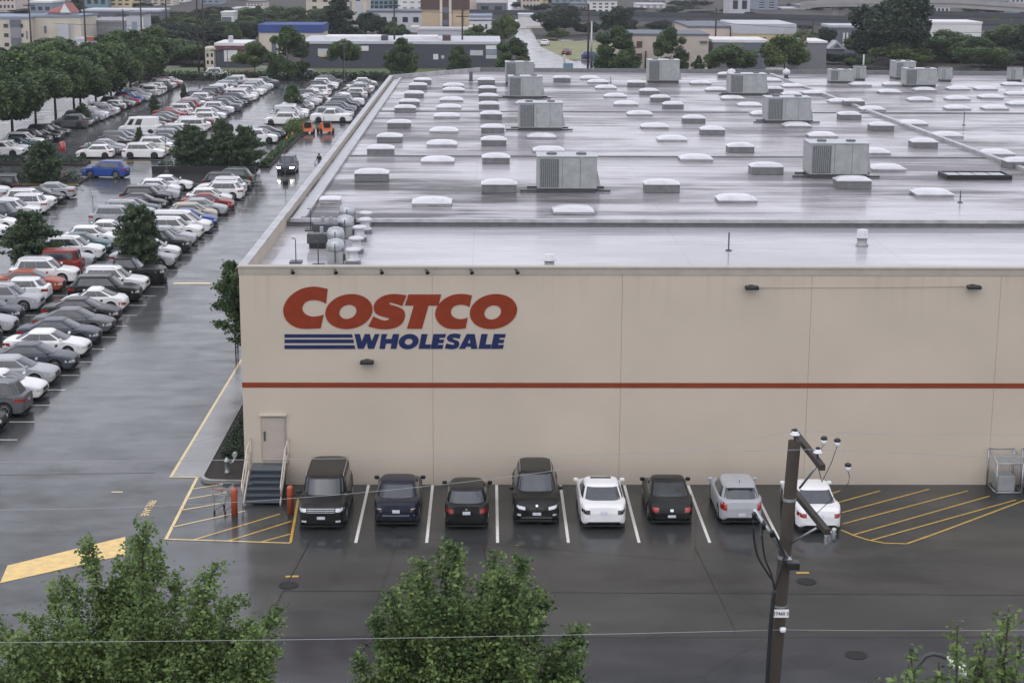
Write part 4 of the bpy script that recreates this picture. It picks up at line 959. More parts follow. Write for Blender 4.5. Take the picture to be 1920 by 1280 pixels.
# wire cage at the right end
xa, ya = at_z(1866, 926); xb, _ = at_z(1914, 926)
def cage(x0, x1, y0, label):
    t = empty('utility_cage', (x0, y0, 0), 0, label, 'cage', 'grey cages by the right end of the wall'); w_ = x1-x0; d = -.03-y0+.0
    mb = MB(); r = .028; hF, hB = 1.28, 1.55
    P4 = [(0, 0, hF), (w_, 0, hF), (w_, d, hB), (0, d, hB)]
    for p in P4: mb.tube([(p[0], p[1], 0), p], r, M['galv'], 6)
    mb.tube(P4+[P4[0]], r, M['galv'], 6); mb.tube([(p[0], p[1], .08) for p in P4]+[(0, 0, .08)], r, M['galv'], 6); mb.build('frame', t)
    mb = MB(); mb.add([(0, 0, hF+.02), (w_, 0, hF+.02), (w_, d*.55, hF+.15), (0, d*.55, hF+.15), (0, 0, hF+.035), (w_, 0, hF+.035), (w_, d*.55, hF+.165), (0, d*.55, hF+.165)], [(3, 2, 1, 0), (4, 5, 6, 7), (0, 1, 5, 4), (2, 3, 7, 6), (1, 2, 6, 5), (3, 0, 4, 7)], M['galv']); mb.build('top_panel', t)
    mb = MB()
    for i in range(1, 12): mb.tube([(w_*i/12, .0, .1), (w_*i/12, .0, hF)], .005, M['galv'], 4)
    for i in range(1, 9): mb.tube([(0, d*i/9, .1), (0, d*i/9, hF+(hB-hF)*i/9)], .005, M['galv'], 4); mb.tube([(w_, d*i/9, .1), (w_, d*i/9, hF+(hB-hF)*i/9)], .005, M['galv'], 4)
    mb.build('mesh', t)
    mb = MB(); mb.box(.15, w_-.2, .25, d-.25, .02, .70, M['hvac'], .03); mb.build('equipment', t)
cage(xa, xb, ya-.05, 'grey pipe cage with a pale sloping top panel at the right end of the wall')
cage(xb+.35, xb+1.6, ya-.05, 'second grey cage cut off by the right edge of the photo')

# ------------------------------------------------------------------ utility pole in front
YPL = -41.0
def pp(u, v, y=YPL): x, z = at_y(u, v, y); return Vector((x, y, z))
top = pp(1490, 826); bot = pp(1449, 1290); d = (bot-top); base = top+d*(top.z/(top.z-bot.z))
UPL = empty('utility_pole', (base.x, base.y, 0), 0, 'dark wooden utility pole with crossarms rising at lower right', 'utility pole')
def up_build(mb, name, par=UPL):
    o = mb.build(name, par); o.matrix_parent_inverse = Matrix.Identity(4); o.location = (-base.x, -base.y, 0); return o
def up_sub(mb, name, par): return mb.build(name, par)
rp = .102
mb = MB(); mb.tube([base, base.lerp(top, .5), top], [rp*1.55, rp*1.22, rp*.98], M['pole'], 16); up_build(mb, 'pole_shaft')
mb = MB(); q = base.lerp(top, .86); mb.cyl(q-Vector((0, 0, .03)), q+Vector((0, 0, .03)), rp*1.08, rp*1.08, M['galv'], 14)
q = base.lerp(top, .93); mb.cyl(q-Vector((0, 0, .025)), q+Vector((0, 0, .025)), rp*1.06, rp*1.06, M['galv'], 14)
q = base.lerp(top, .80); mb.cyl(q-Vector((0, 0, .015)), q+Vector((0, 0, .015)), rp*1.12, rp*1.12, M['galv'], 14)
up_build(mb, 'pole_band')
def arm(p, q, s, name='crossarm'):
    mb = MB(); d = (q-p).normalized(); a = d.cross(Vector((0, 0, 1))).normalized()*s; b = Vector((0, 0, s))
    vs = [w_+e for w_ in (p, q) for e in (-a-b, a-b, a+b, -a+b)]
    mb.add(vs, [(3, 2, 1, 0), (4, 5, 6, 7), (0, 1, 5, 4), (1, 2, 6, 5), (2, 3, 7, 6), (3, 0, 4, 7)], M['pole']); return up_build(mb, name)
def insulator(c, s=1.0, par=None):
    mb = MB(); mb.cyl(c-Vector((0, 0, .10*s)), c, .015, .015, M['black'], 6)
    mb.lathe([(.04*s, 0), (.095*s, .02*s), (.10*s, .04*s), (.06*s, .06*s), (.07*s, .08*s), (.03*s, .10*s)], c, M['porcelain'], 14)
    mb.lathe([(.045*s, .1005*s), (.05*s, .13*s), (.02*s, .15*s)], c, M['black'], 10); return up_build(mb, 'insulator')
# top arm: from beyond the pole toward the viewer, seen end-on
yA = YPL+.95; yB = YPL-1.05
A0 = pp(1478, 838, yA); A1 = pp(1528, 885, yB); A1.z = A0.z = (A0.z+A1.z)/2
A0.x = A1.x = (A0.x+A1.x)/2+.02
xr = top.x+rp+.08
zA = top.z-.12
arm(Vector((xr-.02, yA, zA)), Vector((xr+.06, yB, zA)), .045)
LZ = .98
arm(Vector((xr+.0, yA-.1, zA-LZ)), Vector((xr+.16, yB-.12, zA-LZ)), .045)
mb = MB(); mb.tube([(xr, YPL-.85, zA-.05), (top.x+rp*.9, YPL-.1, zA-.62)], .02, M['galv'], 5); mb.tube([(xr+.05, YPL-.85, zA-LZ-.05), (top.x, YPL-.1, zA-LZ-.55)], .02, M['galv'], 5); up_build(mb, 'arm_brace')
for (y, dz) in ((yB+.30, .13),): insulator(Vector((xr-.01+.03*(yA-y), y, zA+dz+.0)), .75)
insulator(Vector((top.x, top.y, top.z+.08)), .8)
cl = MB()
cx = xr+.12
for k_ in range(3):
    c_ = Vector((cx+.13-.03*k_, yB-.15+.12*k_, zA-LZ-.02-.09*k_)); cl.lathe([(.015, -.10), (.042, -.08), (.025, -.04), (.042, 0), (.025, .04), (.04, .08), (.015, .10)], c_, M['galv'], 10)
up_build(cl, 'arrester')
# three fuse cut-outs carried above the arms on thin rods
for (u, v, u2, v2) in ((1545, 826, 1523, 862), (1570, 830, 1541, 903), (1590, 876, 1591, 905)):
    c_ = pp(u, v, YPL-.4); e_ = pp(u2, v2, YPL-.4)
    mb = MB(); mb.tube([c_-Vector((0, 0, .05)), c_.lerp(e_, .45)+Vector((.02, 0, -.03)), e_], .006, M['cable'], 5)
    if u < 1580: mb.tube([e_, Vector((xr+.05, YPL-.4, zA+.05))], .006, M['cable'], 5)
    else: mb.tube([e_, Vector((xr+.1, YPL-.5, zA-LZ+.06))], .006, M['cable'], 5)
    mb.lathe([(.012, -.07), (.03, -.05), (.045, -.01), (.04, .02)], c_, M['porcelain'], 12); mb.lathe([(.05, .021), (.055, .05), (.03, .075)], c_, M['black'], 12); up_build(mb, 'fuse_cutout')
# slanting cable arm on the left of the pole with hanging loops
a0 = pp(1414, 955, YPL-.2); a1 = pp(1476, 1045, YPL-.15)
mb = MB(); mb.tube([a0, a1], .035, M['galv'], 8); mb.tube([a1, pp(1490, 1060)], .04, M['galv'], 6)
mb.box(a1.x-.02, a1.x+.18, YPL-.3, YPL-.12, a1.z-.16, a1.z-.04, M['black'], .01); up_build(mb, 'bracket')
def cab(pts, r, y=YPL-.25):
    P = [pp(u, v, y) for u, v in pts]; out = []
    for i in range(len(P)-1):
        p0 = P[max(i-1, 0)]; p1 = P[i]; p2 = P[i+1]; p3 = P[min(i+2, len(P)-1)]
        for t_ in np.linspace(0, 1, 6, endpoint=False): out.append(.5*((2*p1)+(p2-p0)*t_+(2*p0-5*p1+4*p2-p3)*t_*t_+(3*p1-p0-3*p2+p3)*t_**3))
    out.append(P[-1]); mb.tube(out, r, M['cable'], 6)
mb = MB()
cab([(1414, 960), (1413, 1000), (1420, 1040), (1437, 1070), (1450, 1090), (1452, 1105)], .020)
cab([(1432, 975), (1429, 1005), (1434, 1045), (1446, 1075), (1451, 1100)], .017)
cab([(1452, 1000), (1463, 1022), (1470, 1042), (1462, 1075), (1452, 1105)], .022)
cab([(1452, 1105), (1446, 1160), (1442, 1220), (1437, 1300)], .035)
for (u, v) in ((1414, 966), (1432, 985), (1448, 1000)): mb.lathe([(.02, -.06), (.04, -.05), (.03, 0), (.045, .02), (.02, .06)], pp(u, v, YPL-.25), M['black'], 8)
up_build(mb, 'cable_loop')
q = pp(1464, 1149, YPL-.20); mb = MB(); mb.box(q.x-.125, q.x+.125, q.y-.02, q.y, q.z-.065, q.z+.065, M['white']); sg_ = up_build(mb, 'number_plate')
tm = obj('plate_numbers', text_mesh('17460 3', .075, M['dark'], .002), sg_); tm.rotation_euler = (R(90), 0, 0); tm.location = (q.x, q.y-.024, q.z)
mb = MB(); q = pp(1468, 1180, YPL-.15); mb.lathe([(.02, -.04), (.05, -.03), (.05, .03), (.02, .04)], q, M['porcelain'], 10); up_build(mb, 'spool_insulator')
def span(pts, r, label, mt=None, y=None):
    mb = MB(); mb.tube(pts, r, mt or M['wire'], 5); return mb.build('overhead_wire', label=label, cat='wire', group='overhead wires on the front pole')
def sag(p, q, s, n=16): return [p.lerp(q, i/n)-Vector((0, 0, 4*s*(i/n)*(1-i/n))) for i in range(n+1)]
tp = Vector((top.x, top.y, top.z+.16)); 
span(sag(pp(-500, 868, yB+.3), Vector((xr, yB+.3, zA+.2)), .05), .0045, 'thin pale wire running left from the top crossarm across the wall foot')
span(sag(Vector((xr, yB+.3, zA+.2)), pp(2300, 858, yB+.3), .05), .0045, 'thin pale wire running right from the top crossarm across the wall foot')
span(sag(pp(-500, 942, YPL), tp, .55), .004, 'thin wire from the pole top sagging leftward over the parked cars')
span(sag(tp, pp(2300, 800, YPL), .10), .004, 'thin wire from the pole top running out to the right')
q = pp(1468, 1180, YPL-.15)
span(sag(pp(-300, 1205, YPL-.15), q, .05), .0045, 'low pale cable from the pole running left across the asphalt view')
span(sag(q, pp(2200, 1176, YPL-.15), .03), .0045, 'low pale cable from the pole running right across the asphalt view')
# street lamp at the bottom right
YLM = -43.0
hd = [pp(1776, 1232, YLM), pp(1796, 1248, YLM), pp(1812, 1262, YLM)]
t0 = pp(1712, 1300, YLM)
SL = empty('street_lamp', (t0.x, YLM, 0), 0, 'street lamp with curved dark arm and pale oval head at the bottom right', 'street lamp')
rel = lambda p: Vector((p.x-t0.x, p.y-YLM, p.z))
mb = MB(); mb.tube([(0, 0, 0), (0, 0, rel(t0).z*.6), rel(t0)], [.09, .07, .045], M['dark'], 10)
mb.tube([rel(pp(u, v, YLM)) for u, v in ((1712, 1300), (1713, 1272), (1722, 1246), (1736, 1229), (1750, 1225), (1764, 1228), (1777, 1233))], .034, M['dark'], 8); mb.build('pole_arm', SL)
a, b = rel(pp(1774, 1230, YLM)), rel(pp(1814, 1264, YLM)); dd = (b-a); mb = MB(); vs = []; K = 14; prof = [(0, .03), (.12, .06), (.35, .12), (.6, .155), (.82, .15), (.95, .10), (1, .02)]
for f, r in prof:
    c_ = a+dd*f
    for k in range(K):
        th = 2*math.pi*k/K; vs.append(c_+Vector((0, r*math.cos(th), 0))+Vector((.45, 0, .9)).normalized()*(r*.55*math.sin(th)))
mb.add(vs, [(i*K+k, i*K+(k+1) % K, (i+1)*K+(k+1) % K, (i+1)*K+k) for i in range(len(prof)-1) for k in range(K)]+[tuple(range(K)), tuple(range((len(prof)-1)*K, len(prof)*K))], M['white'], True)
mb.build('lamp_head', SL)

# ------------------------------------------------------------------ foliage
def leaf_mesh(name, cen, nrm_bias, size, mt, tint, aspect=.62, fold=.18):
    """one folded diamond per leaf; cen (n,3)"""
    n = len(cen); a = RNG.normal(size=(n, 3)); a[:, 2] *= .6; a /= np.linalg.norm(a, axis=1)[:, None]
    b = RNG.normal(size=(n, 3)); up = np.array([0, 0, nrm_bias]); b = b+up
    b -= (b*a).sum(1)[:, None]*a; b /= np.linalg.norm(b, axis=1)[:, None]          # leaf normal
    c = np.cross(a, b); s = size*(.7+.6*RNG.random(n))[:, None]
    v = np.stack([cen-a*s*.5, cen+c*s*.5*aspect+b*s*fold, cen+a*s*.5, cen-c*s*.5*aspect+b*s*fold], 1).reshape(-1, 3)
    i = np.arange(n)*4
    f = np.stack([i, i+1, i+2, i, i+2, i+3], 1).reshape(-1)
    me = bpy.data.meshes.new(name); me.vertices.add(n*4); me.vertices.foreach_set('co', v.astype(np.float32).ravel())
    me.loops.add(n*6); me.loops.foreach_set('vertex_index', f.astype(np.int32)); me.polygons.add(n*2)
    me.polygons.foreach_set('loop_start', np.arange(0, n*6, 3, dtype=np.int32)); me.update(calc_edges=True)
    at = me.attributes.new('tint', 'FLOAT', 'POINT'); at.data.foreach_set('value', np.repeat(tint, 4).astype(np.float32))
    me.materials.append(mt); return me

def limb_tree(name, base, fork_z, tips, leaf, per, mt, label, trunk_r=.14, group=None, spread=.42, twig=.5):
    """foreground tree: ascending limbs to given tip points, twigs along each limb, leaves on twigs"""
    t = empty(name, (base[0], base[1], 0), 0, label, 'tree', group)
    B = Vector((base[0], base[1], 0)); mb = MB(); fork = B+Vector((0, 0, fork_z))
    mb.tube([B, B.lerp(fork, .5)+Vector((.05, .03, 0)), fork], [trunk_r, trunk_r*.8, trunk_r*.65], M['bark'], 10)
    cs = []; tn = []
    for tip in tips:
        tip = Vector(tip); st = B+Vector((0, 0, fork_z*random.uniform(.6, 1.0))); 
        c1 = st.lerp(tip, .45)+Vector((random.uniform(-.2, .2), random.uniform(-.2, .2), random.uniform(-.3, .15)))
        P = [st.lerp(c1, q).lerp(c1.lerp(tip, q), q) for q in np.linspace(0, 1, 9)]
        mb.tube(P, [trunk_r*.42*(1-.9*q)+.006 for q in np.linspace(0, 1, 9)], M['bark'], 6)
        Lb = (tip-st).length
        for q in np.arange(.18, 1.0, .5/ max(10, Lb*7)):
            i = q*8; p = P[int(i)].lerp(P[min(8, int(i)+1)], i-int(i))
            rad = spread*(.25+.9*math.sin(math.pi*min(1, (1-q)*.85+.08)))
            ln = rad*random.uniform(.6, 1.25); dv = Vector((random.gauss(0, 1), random.gauss(0, 1), random.uniform(.1, 1.1))).normalized()
            e = p+dv*ln
            if random.random() < .4: mb.tube([p, e], [.008, .003], M['bark'], 4)
            k = max(3, int(per*(.5+random.random()))); tt = RNG.random(k)
            pts = np.array(p)[None]+(np.array(dv)*ln)[None]*tt[:, None]+RNG.normal(size=(k, 3))*(.05+.16*twig*rad)
            cs.append(pts); tn.append(np.clip(random.random()*.6+RNG.random(k)*.4, 0, 1))
    mb.build('trunk', t).location = (-base[0], -base[1], 0)
    cen = np.concatenate(cs); tint = np.concatenate(tn)
    crn = obj('crown', leaf_mesh('crown', cen, .8, leaf, mt, tint), t); crn.location = (-base[0], -base[1], 0)
    return t
def tips_from(lst, y0, jy=1.3, fill=2):
    out = []
    for u, v in list(lst)+[(u+random.uniform(-45, 45), v+random.uniform(45, 170)) for u, v in lst for _ in range(fill)]:
        y = y0+random.uniform(-jy, jy); p = pp(u, v, y); out.append(p)
    return out
YT = -33.5
L1 = [(-30, 1150), (10, 1215), (-40, 1220), (60, 1225), (510, 1215), (268, 988), (250, 1030), (290, 1030), (115, 1085), (95, 1110), (172, 1020), (400, 1068), (375, 1105), (440, 1115), (55, 1160), (25, 1190), (330, 1095), (215, 1110), (150, 1180), (205, 1150),
      (300, 1160), (250, 1120), (350, 1180), (420, 1190), (470, 1170), (508, 1160), (100, 1210), (30, 1255), (500, 1260), (180, 1260), (270, 1240), (340, 1270), (420, 1270), (540, 1300), (-20, 1290), (90, 1300)]
bx = at_y(265, 1280, YT)[0]
limb_tree('deciduous_tree', (bx, YT), 2.6, tips_from(L1, YT)+[Vector((bx+random.uniform(-2.4, 2.4), YT+random.uniform(-2, 2), random.uniform(4.0, 5.4))) for _ in range(14)], .105, 36, M['leaf'],
          'large leafy green tree filling the bottom left corner', .16, 'leafy trees in the foreground', .62)
L2 = [(852, 1022), (835, 1060), (790, 1052), (765, 1085), (930, 1040), (975, 1050), (905, 1095), (950, 1085), (735, 1110), (700, 1150), (1000, 1110), (1020, 1115), (880, 1140), (820, 1130), (960, 1150), (780, 1170), (720, 1200),
      (1080, 1178), (1040, 1210), (990, 1200), (850, 1200), (920, 1210), (670, 1235), (760, 1250), (1085, 1265), (1030, 1270), (880, 1270), (950, 1280), (820, 1290), (700, 1290)]
bx = at_y(870, 1280, YT)[0]
limb_tree('deciduous_tree', (bx, YT), 2.4, tips_from(L2, YT)+[Vector((bx+random.uniform(-2.2, 2.2), YT+random.uniform(-1.8, 1.8), random.uniform(3.8, 5.2))) for _ in range(12)], .105, 34, M['leaf'],
          'leafy green tree rising at bottom centre in front of the parking stalls', .15, 'leafy trees in the foreground', .58)
L3 = [(1795, 1172), (1892, 1140), (1882, 1160), (1850, 1190), (1838, 1205), (1760, 1240), (1705, 1215), (1915, 1200), (1700, 1262), (1755, 1270), (1830, 1240), (1880, 1230), (1905, 1245), (1800, 1275), (1860, 1275), (1940, 1230), (1730, 1290), (1910, 1290), (1650, 1278)]
bx = at_y(1850, 1280, -44.5)[0]
limb_tree('deciduous_tree', (bx, -44.5), 6.0, tips_from(L3, -44.5, .8, 1), .10, 7, M['leaf'], 'sparse young leafy tree at the bottom right behind the street lamp', .10, 'leafy trees in the foreground', .22)
# tree against the left side wall
L4 = [(420, 512), (440, 508), (405, 545), (400, 575), (425, 560), (440, 590), (430, 620), (412, 600), (452, 560), (445, 635)]
y4 = 20.0
limb_tree('deciduous_tree', (-1.0, y4), 2.0, [Vector((at_y(u, v, y4)[0], y4+random.uniform(-1.2, 1.2), at_y(u, v, y4)[1])) for u, v in L4 if u < 448]+
    [Vector((random.uniform(-3.9, -.5), y4+random.uniform(-1.8, 1.8), random.uniform(2.2, 5.8))) for _ in range(30)], .17, 30, M['leaf_street'], 'narrow green tree pressed against the left side wall of the warehouse', .09, None, .7)

def crown_proto(nm, kind, n, leaf, mt, seed):
    rs = np.random.default_rng(seed); cs = []; tn = []
    if kind == 'round':
        for _ in range(26):
            th = rs.uniform(0, 2*math.pi); ph = math.acos(rs.uniform(-.75, 1)); r = rs.uniform(.45, .80)
            c_ = np.array([r*math.sin(ph)*math.cos(th), r*math.sin(ph)*math.sin(th), r*math.cos(ph)*.92]); k = int(n/26*rs.uniform(.6, 1.4))
            p = rs.normal(size=(k, 3)); p /= np.linalg.norm(p, axis=1)[:, None]; cs.append(c_+p*(rs.uniform(.22, .36)*rs.random((k, 1))**.4)); tn.append(np.clip(rs.uniform(0, .7)+rs.random(k)*.3, 0, 1))
    elif kind == 'tall':
        for _ in range(34):
            z = rs.uniform(-1, 1); r = (1-((z+.35)/1.38)**2 if z > -.35 else .9)*rs.uniform(.25, .78); th = rs.uniform(0, 2*math.pi)
            c_ = np.array([r*math.cos(th), r*math.sin(th), z]); k = int(n/34*rs.uniform(.6, 1.4)); p = rs.normal(size=(k, 3)); p /= np.linalg.norm(p, axis=1)[:, None]
            cs.append(c_+p*(rs.uniform(.18, .30)*rs.random((k, 1))**.4)); tn.append(np.clip(rs.uniform(0, .7)+rs.random(k)*.3, 0, 1))
    else:                                    # conifer: drooping whorls of branches
        for lv in np.linspace(-1, .93, 15):
            R0 = ((1-lv)*.5*rs.uniform(.8, 1.1)+.05) if kind == 'conifer' else (.22+.95*math.sin(math.pi*min(1, (1-lv)*.38+.06))*rs.uniform(.75, 1.1))*.9
            for _ in range(max(4, int(11*R0+3))):
                th = rs.uniform(0, 2*math.pi); k = max(4, int(n/120)); q = rs.random(k)**.7; rr_ = R0*rs.uniform(.75, 1.15)
                p = np.stack([q*rr_*math.cos(th), q*rr_*math.sin(th), lv+.13*q*rs.choice([1, .4])], 1)+rs.normal(size=(k, 3))*.04
                cs.append(p); tn.append(np.clip(rs.uniform(0, .6)+rs.random(k)*.4, 0, 1))
    return leaf_mesh(nm, np.concatenate(cs), .6, leaf, mt, np.concatenate(tn), .75)
TR = {}
for i in range(3):
    TR['street', i] = crown_proto('crown', 'round', 17000, .085, M['leaf_street'], 20+i); TR['dark', i] = crown_proto('crown', 'round', 13000, .095, M['leaf_dark'], 30+i)
    TR['light', i] = crown_proto('crown', 'round', 12000, .095, M['leaf_light'], 40+i); TR['tall', i] = crown_proto('crown', 'tall', 15000, .085, M['leaf_street'], 50+i)
    TR['conifer', i] = crown_proto('crown', 'conifer', 12000, .10, M['leaf_dark'], 60+i); TR['pine', i] = crown_proto('crown', 'pine', 14000, .10, M['needle'], 70+i)
tmb = MB(); tmb.tube([(0, 0, 0), (.02, .01, .5), (0, 0, 1)], [1, .75, .45], M['bark'], 8); TRUNK = tmb.mesh('trunk')
def tree(kind, x, y, h, rad, label, group=None, clear=.22, name=None, cat='tree', trunk=True):
    t = empty(name or {'pine': 'pine_tree', 'conifer': 'conifer_tree'}.get(kind, 'deciduous_tree'), (x, y, 0), random.uniform(0, 6.28), label, cat, group)
    c = obj('crown', TR[kind, random.randrange(3)], t); hh = h*(1-clear)/2; c.location = (0, 0, h-hh); c.scale = (rad, rad, hh)
    if trunk: k = obj('trunk', TRUNK, t); r = max(.07, h*.018); k.scale = (r, r, h*(clear+.35))
    return t
# street trees along the left side of the lot
sty = [64, 75, 86, 97, 107, 117, 126, 134.1, 146.7, 155.8, 163.3, 170.5, 178.5, 186.4, 194.1, 201.8, 210.5, 219]
for i, y in enumerate(sty):
    tree('street', -45.6+random.uniform(-.5, .5), y, random.uniform(9.2, 10.4), random.uniform(5.0, 5.9), 'green street tree in the line left of the lot, %s from the near end' % ORD[i], 'street trees lining the left side of the lot', .08)
for i in range(17): tree('street', -68+random.uniform(-1, 1), 100+i*9, random.uniform(5.5, 7.5), random.uniform(4.5, 5.5), 'dark street tree on the far side of the wet side street', 'trees across the side street', .1)
# small trees in the lot islands
def ipine(u, vb, vt, w, kind, label, group='small trees in the lot islands', cl=.06):
    x, y = at_z(u, vb); zt_ = at_y(u, vt, y)[1]; sc_ = CP['f']/np.dot(np.array([x, y, 0])-O3, FW)
    return tree(kind, x, y, zt_, w/2/sc_*1.05, label, group, cl)
ipine(60, 503, 400, 98, 'pine', 'dark pine at the left edge beside the red off-roader')
ipine(262, 507, 390, 84, 'pine', 'dark pine growing between the parked white cars')
ipine(360, 322, 240, 72, 'pine', 'left pine of the three in the planted island by the drive lane')
ipine(420, 320, 228, 56, 'pine', 'middle pine of the three in the planted island by the drive lane')
ipine(462, 320, 240, 66, 'pine', 'right pine of the three in the planted island by the drive lane')
ipine(550, 214, 162, 50, 'tall', 'rounded green tree standing in the far aisle behind the orange machines')
ipine(82, 345, 268, 66, 'pine', 'dull green conifer in the planted island at the left edge')
for i, (u, vb, vt, w_) in enumerate(((155, 232, 196, 30), (345, 190, 160, 12), (597, 176, 158, 12), (262, 275, 240, 16), (290, 215, 180, 20), (675, 160, 142, 18), (703, 150, 135, 20))):
    ipine(u, vb, vt, w_, 'pine', 'small dark young tree among the far parked cars, %s counting from the near side' % ORD[[3, 5, 6, 0, 2, 4, 1][i] % 7])
def hedge(name, x0, x1, y0, y1, h, label, n, mt=None, leaf=.22, cat='hedge', soil=True):
    cen = np.stack([RNG.uniform(x0, x1, n), RNG.uniform(y0, y1, n), .1+h*RNG.random(n)**.6*(.75+.35*np.sin(np.linspace(0, 60, n)))], 1)
    t = empty(name, (0, 0, 0), 0, label, cat)
    obj('foliage', leaf_mesh('foliage', cen, .6, leaf, mt or M['leaf_street'], RNG.random(n)), t)
    if soil: mb = MB(); mb.box(x0-.3, x1+.3, y0-.3, y1+.3, 0, .16, M['soil']); mb.build('planter', t)
    return t
hedge('hedge', -60, -28.2, 91.5, 95.0, .9, 'low dark hedge in the yellow-kerbed island at the left edge', 5200, M['leaf_dark'])
hedge('hedge', -60, -31, 106.2, 108.6, .8, 'dark hedge strip on the far side of the cross lane at left', 3600, M['leaf_dark'])
hedge('hedge', -22.5, -13.2, 100.8, 103.2, .8, 'low dark hedge under the three island pines', 2600, M['leaf_dark'])
hedge('hedge', -13.0, -12.2, 105, 134, .55, 'narrow clipped green strip beside the drive lane', 3600, M['leaf_street'])
hedge('hedge', -14.2, -12.0, 134.5, 143.5, 1.3, 'bushy green hedge beside the orange machines', 2600, M['leaf_light'])
hedge('hedge', -64, -4, 223.4, 225.2, 1.3, 'long low dark hedge along the far end of the lot', 9000, M['leaf_dark'], .35)
hedge('shrub', -1.5, -.25, 3.2, 19, .42, 'dark green ground shrubs in the mulch bed by the side wall', 9000, M['leaf_dark'], .13, 'shrub', False)
g = MB(); line(g, (-60, 90.4), (-27.7, 90.4), .35, M['yellow'], .17); line(g, (-38, 109.6), (-25, 109.6), .3, M['yellow'], .012); struct('yellow_kerb', g)
mb = MB(); mb.box(-22.8, -12.8, 100.0, 100.45, 0, .7, M['black']); mb.build('low_wall', label='low black wall in front of the island pines', cat='wall')
t = empty('reader_board', (-18.0, 104.5, 0), 0, 'pale yellow and white sheet sign between the island pines', 'sign')
mb = MB(); mb.box(-1.1, 1.1, -.06, .06, .3, 1.9, M['white']); mb.build('panel', t); mb = MB(); mb.box(-1.1, .6, -.075, -.061, 1.3, 1.9, M['yellow_pale']); mb.build('panel_band', t)
x, y = at_z(118, 302); mb = MB(); mb.cyl((0, 0, 0), (0, 0, 1.0), .04, .04, M['dark'], 8); mb.lathe([(.32, 1.001), (.34, 1.1), (.34, 1.9), (.1, 2.0)], (0, 0, 0), M['lamp_red'], 12)
o = mb.build('red_marker', label='round red marker post at the end of the left hedge', cat='marker post'); o.location = (x, y, 0)
x, y = at_z(306, 528); mb = MB(); mb.box(-.22, .22, -.18, .18, 0, .12, M['black']); mb.cyl((0, 0, .12), (0, 0, .95), .14, .10, M['lamp_red'], 12); mb.cyl((0, 0, .951), (0, 0, 1.05), .05, .05, M['black'], 8)
o = mb.build('red_marker', label='red marker drum behind the big white SUV at the drive lane', cat='marker post'); o.location = (x, y, 0)
for i, (u, v) in enumerate(((538, 270), (548, 262), (468, 250), (330, 150))):
    x, y = at_z(u, v); mb = MB(); mb.box(-.25, .25, -.25, .25, 0, .04, M['black']); mb.lathe([(.20, .041), (.06, .85), (.01, .88)], (0, 0, 0), M['orange'], 12)
    if i < 2: o = mb.build('traffic_cone', label=('orange traffic cone at the tip of the narrow green strip', 'orange traffic cone next to the clipped strip, the farther of two')[i], cat='traffic cone', group='traffic cones by the green strip'); o.location = (x, y, 0)
# light poles of the lot
def lightpole(u, vb, vt, label, head=True, r=.07):
    x, y = at_z(u, vb); z = at_y(u, vt, y)[1]; t = empty('light_pole', (x, y, 0), 0, label, 'light pole', 'light poles of the parking lot')
    mb = MB(); mb.lathe([(.25, 0), (.25, .5), (r, .52), (r*.7, z)], (0, 0, 0), M['dark'], 10); mb.build('pole', t)
    if head: mb = MB(); mb.box(-.55, .55, -.2, .2, z+.001, z+.16, M['dark'], .02); mb.build('lamp_head', t)
lightpole(404, 160, 95, 'dark lamp post at the far left end of the lot'); lightpole(167, 296, 225, 'slim lamp post beside the white hatchback in the middle row')
lightpole(306, 225, 168, 'slim lamp post beside the red sedan in the middle rows'); lightpole(428, 160, 92, 'thin lamp post before the maroon-banded building')
lightpole(646, 155, 84, 'slim lamp post by the lone round tree at the hedge'); lightpole(313, 330, 236, 'thin post at the cross lane left of the island pines', False, .04)
lightpole(176, 420, 368, 'thin sign post in the wet aisle at left', False, .035); lightpole(535, 345, 262, 'thin post by the tip of the green strip', False, .035)

# ------------------------------------------------------------------ buildings beyond
BM = {k: mat('facade_'+k, c, .8, .10, .4) for k, c in dict(cream=(.50, .45, .38), white=(.60, .60, .60), grey=(.22, .225, .24), dkgrey=(.052, .057, .075), tan=(.42, .33, .22), brown=(.075, .045, .04), beige=(.44, .38, .33),
     bluegrey=(.20, .24, .30), maroon=(.13, .04, .055), ltgrey=(.42, .43, .46), red=(.36, .09, .06), blue=(.03, .06, .21), midgrey=(.155, .155, .17), pink=(.50, .42, .38), teal=(.13, .22, .26), yellow=(.50, .40, .24), slate=(.11, .125, .15)).items()}
M['pane'] = mat('window_pane', (.03, .035, .045), .15, .4, 1.5)
M['rooftile'] = mat('terracotta_roof', (.27, .085, .065), .8, .25, 2)
M['deck'] = mat('viaduct_concrete', (.085, .09, .105), .8, .15, .2)
M['deck_dark'] = mat('dark_guard_rail', (.055, .058, .07), .8, .15, .2)
M['deck_light'] = mat('viaduct_light_concrete', (.30, .29, .29), .8, .15, .2)
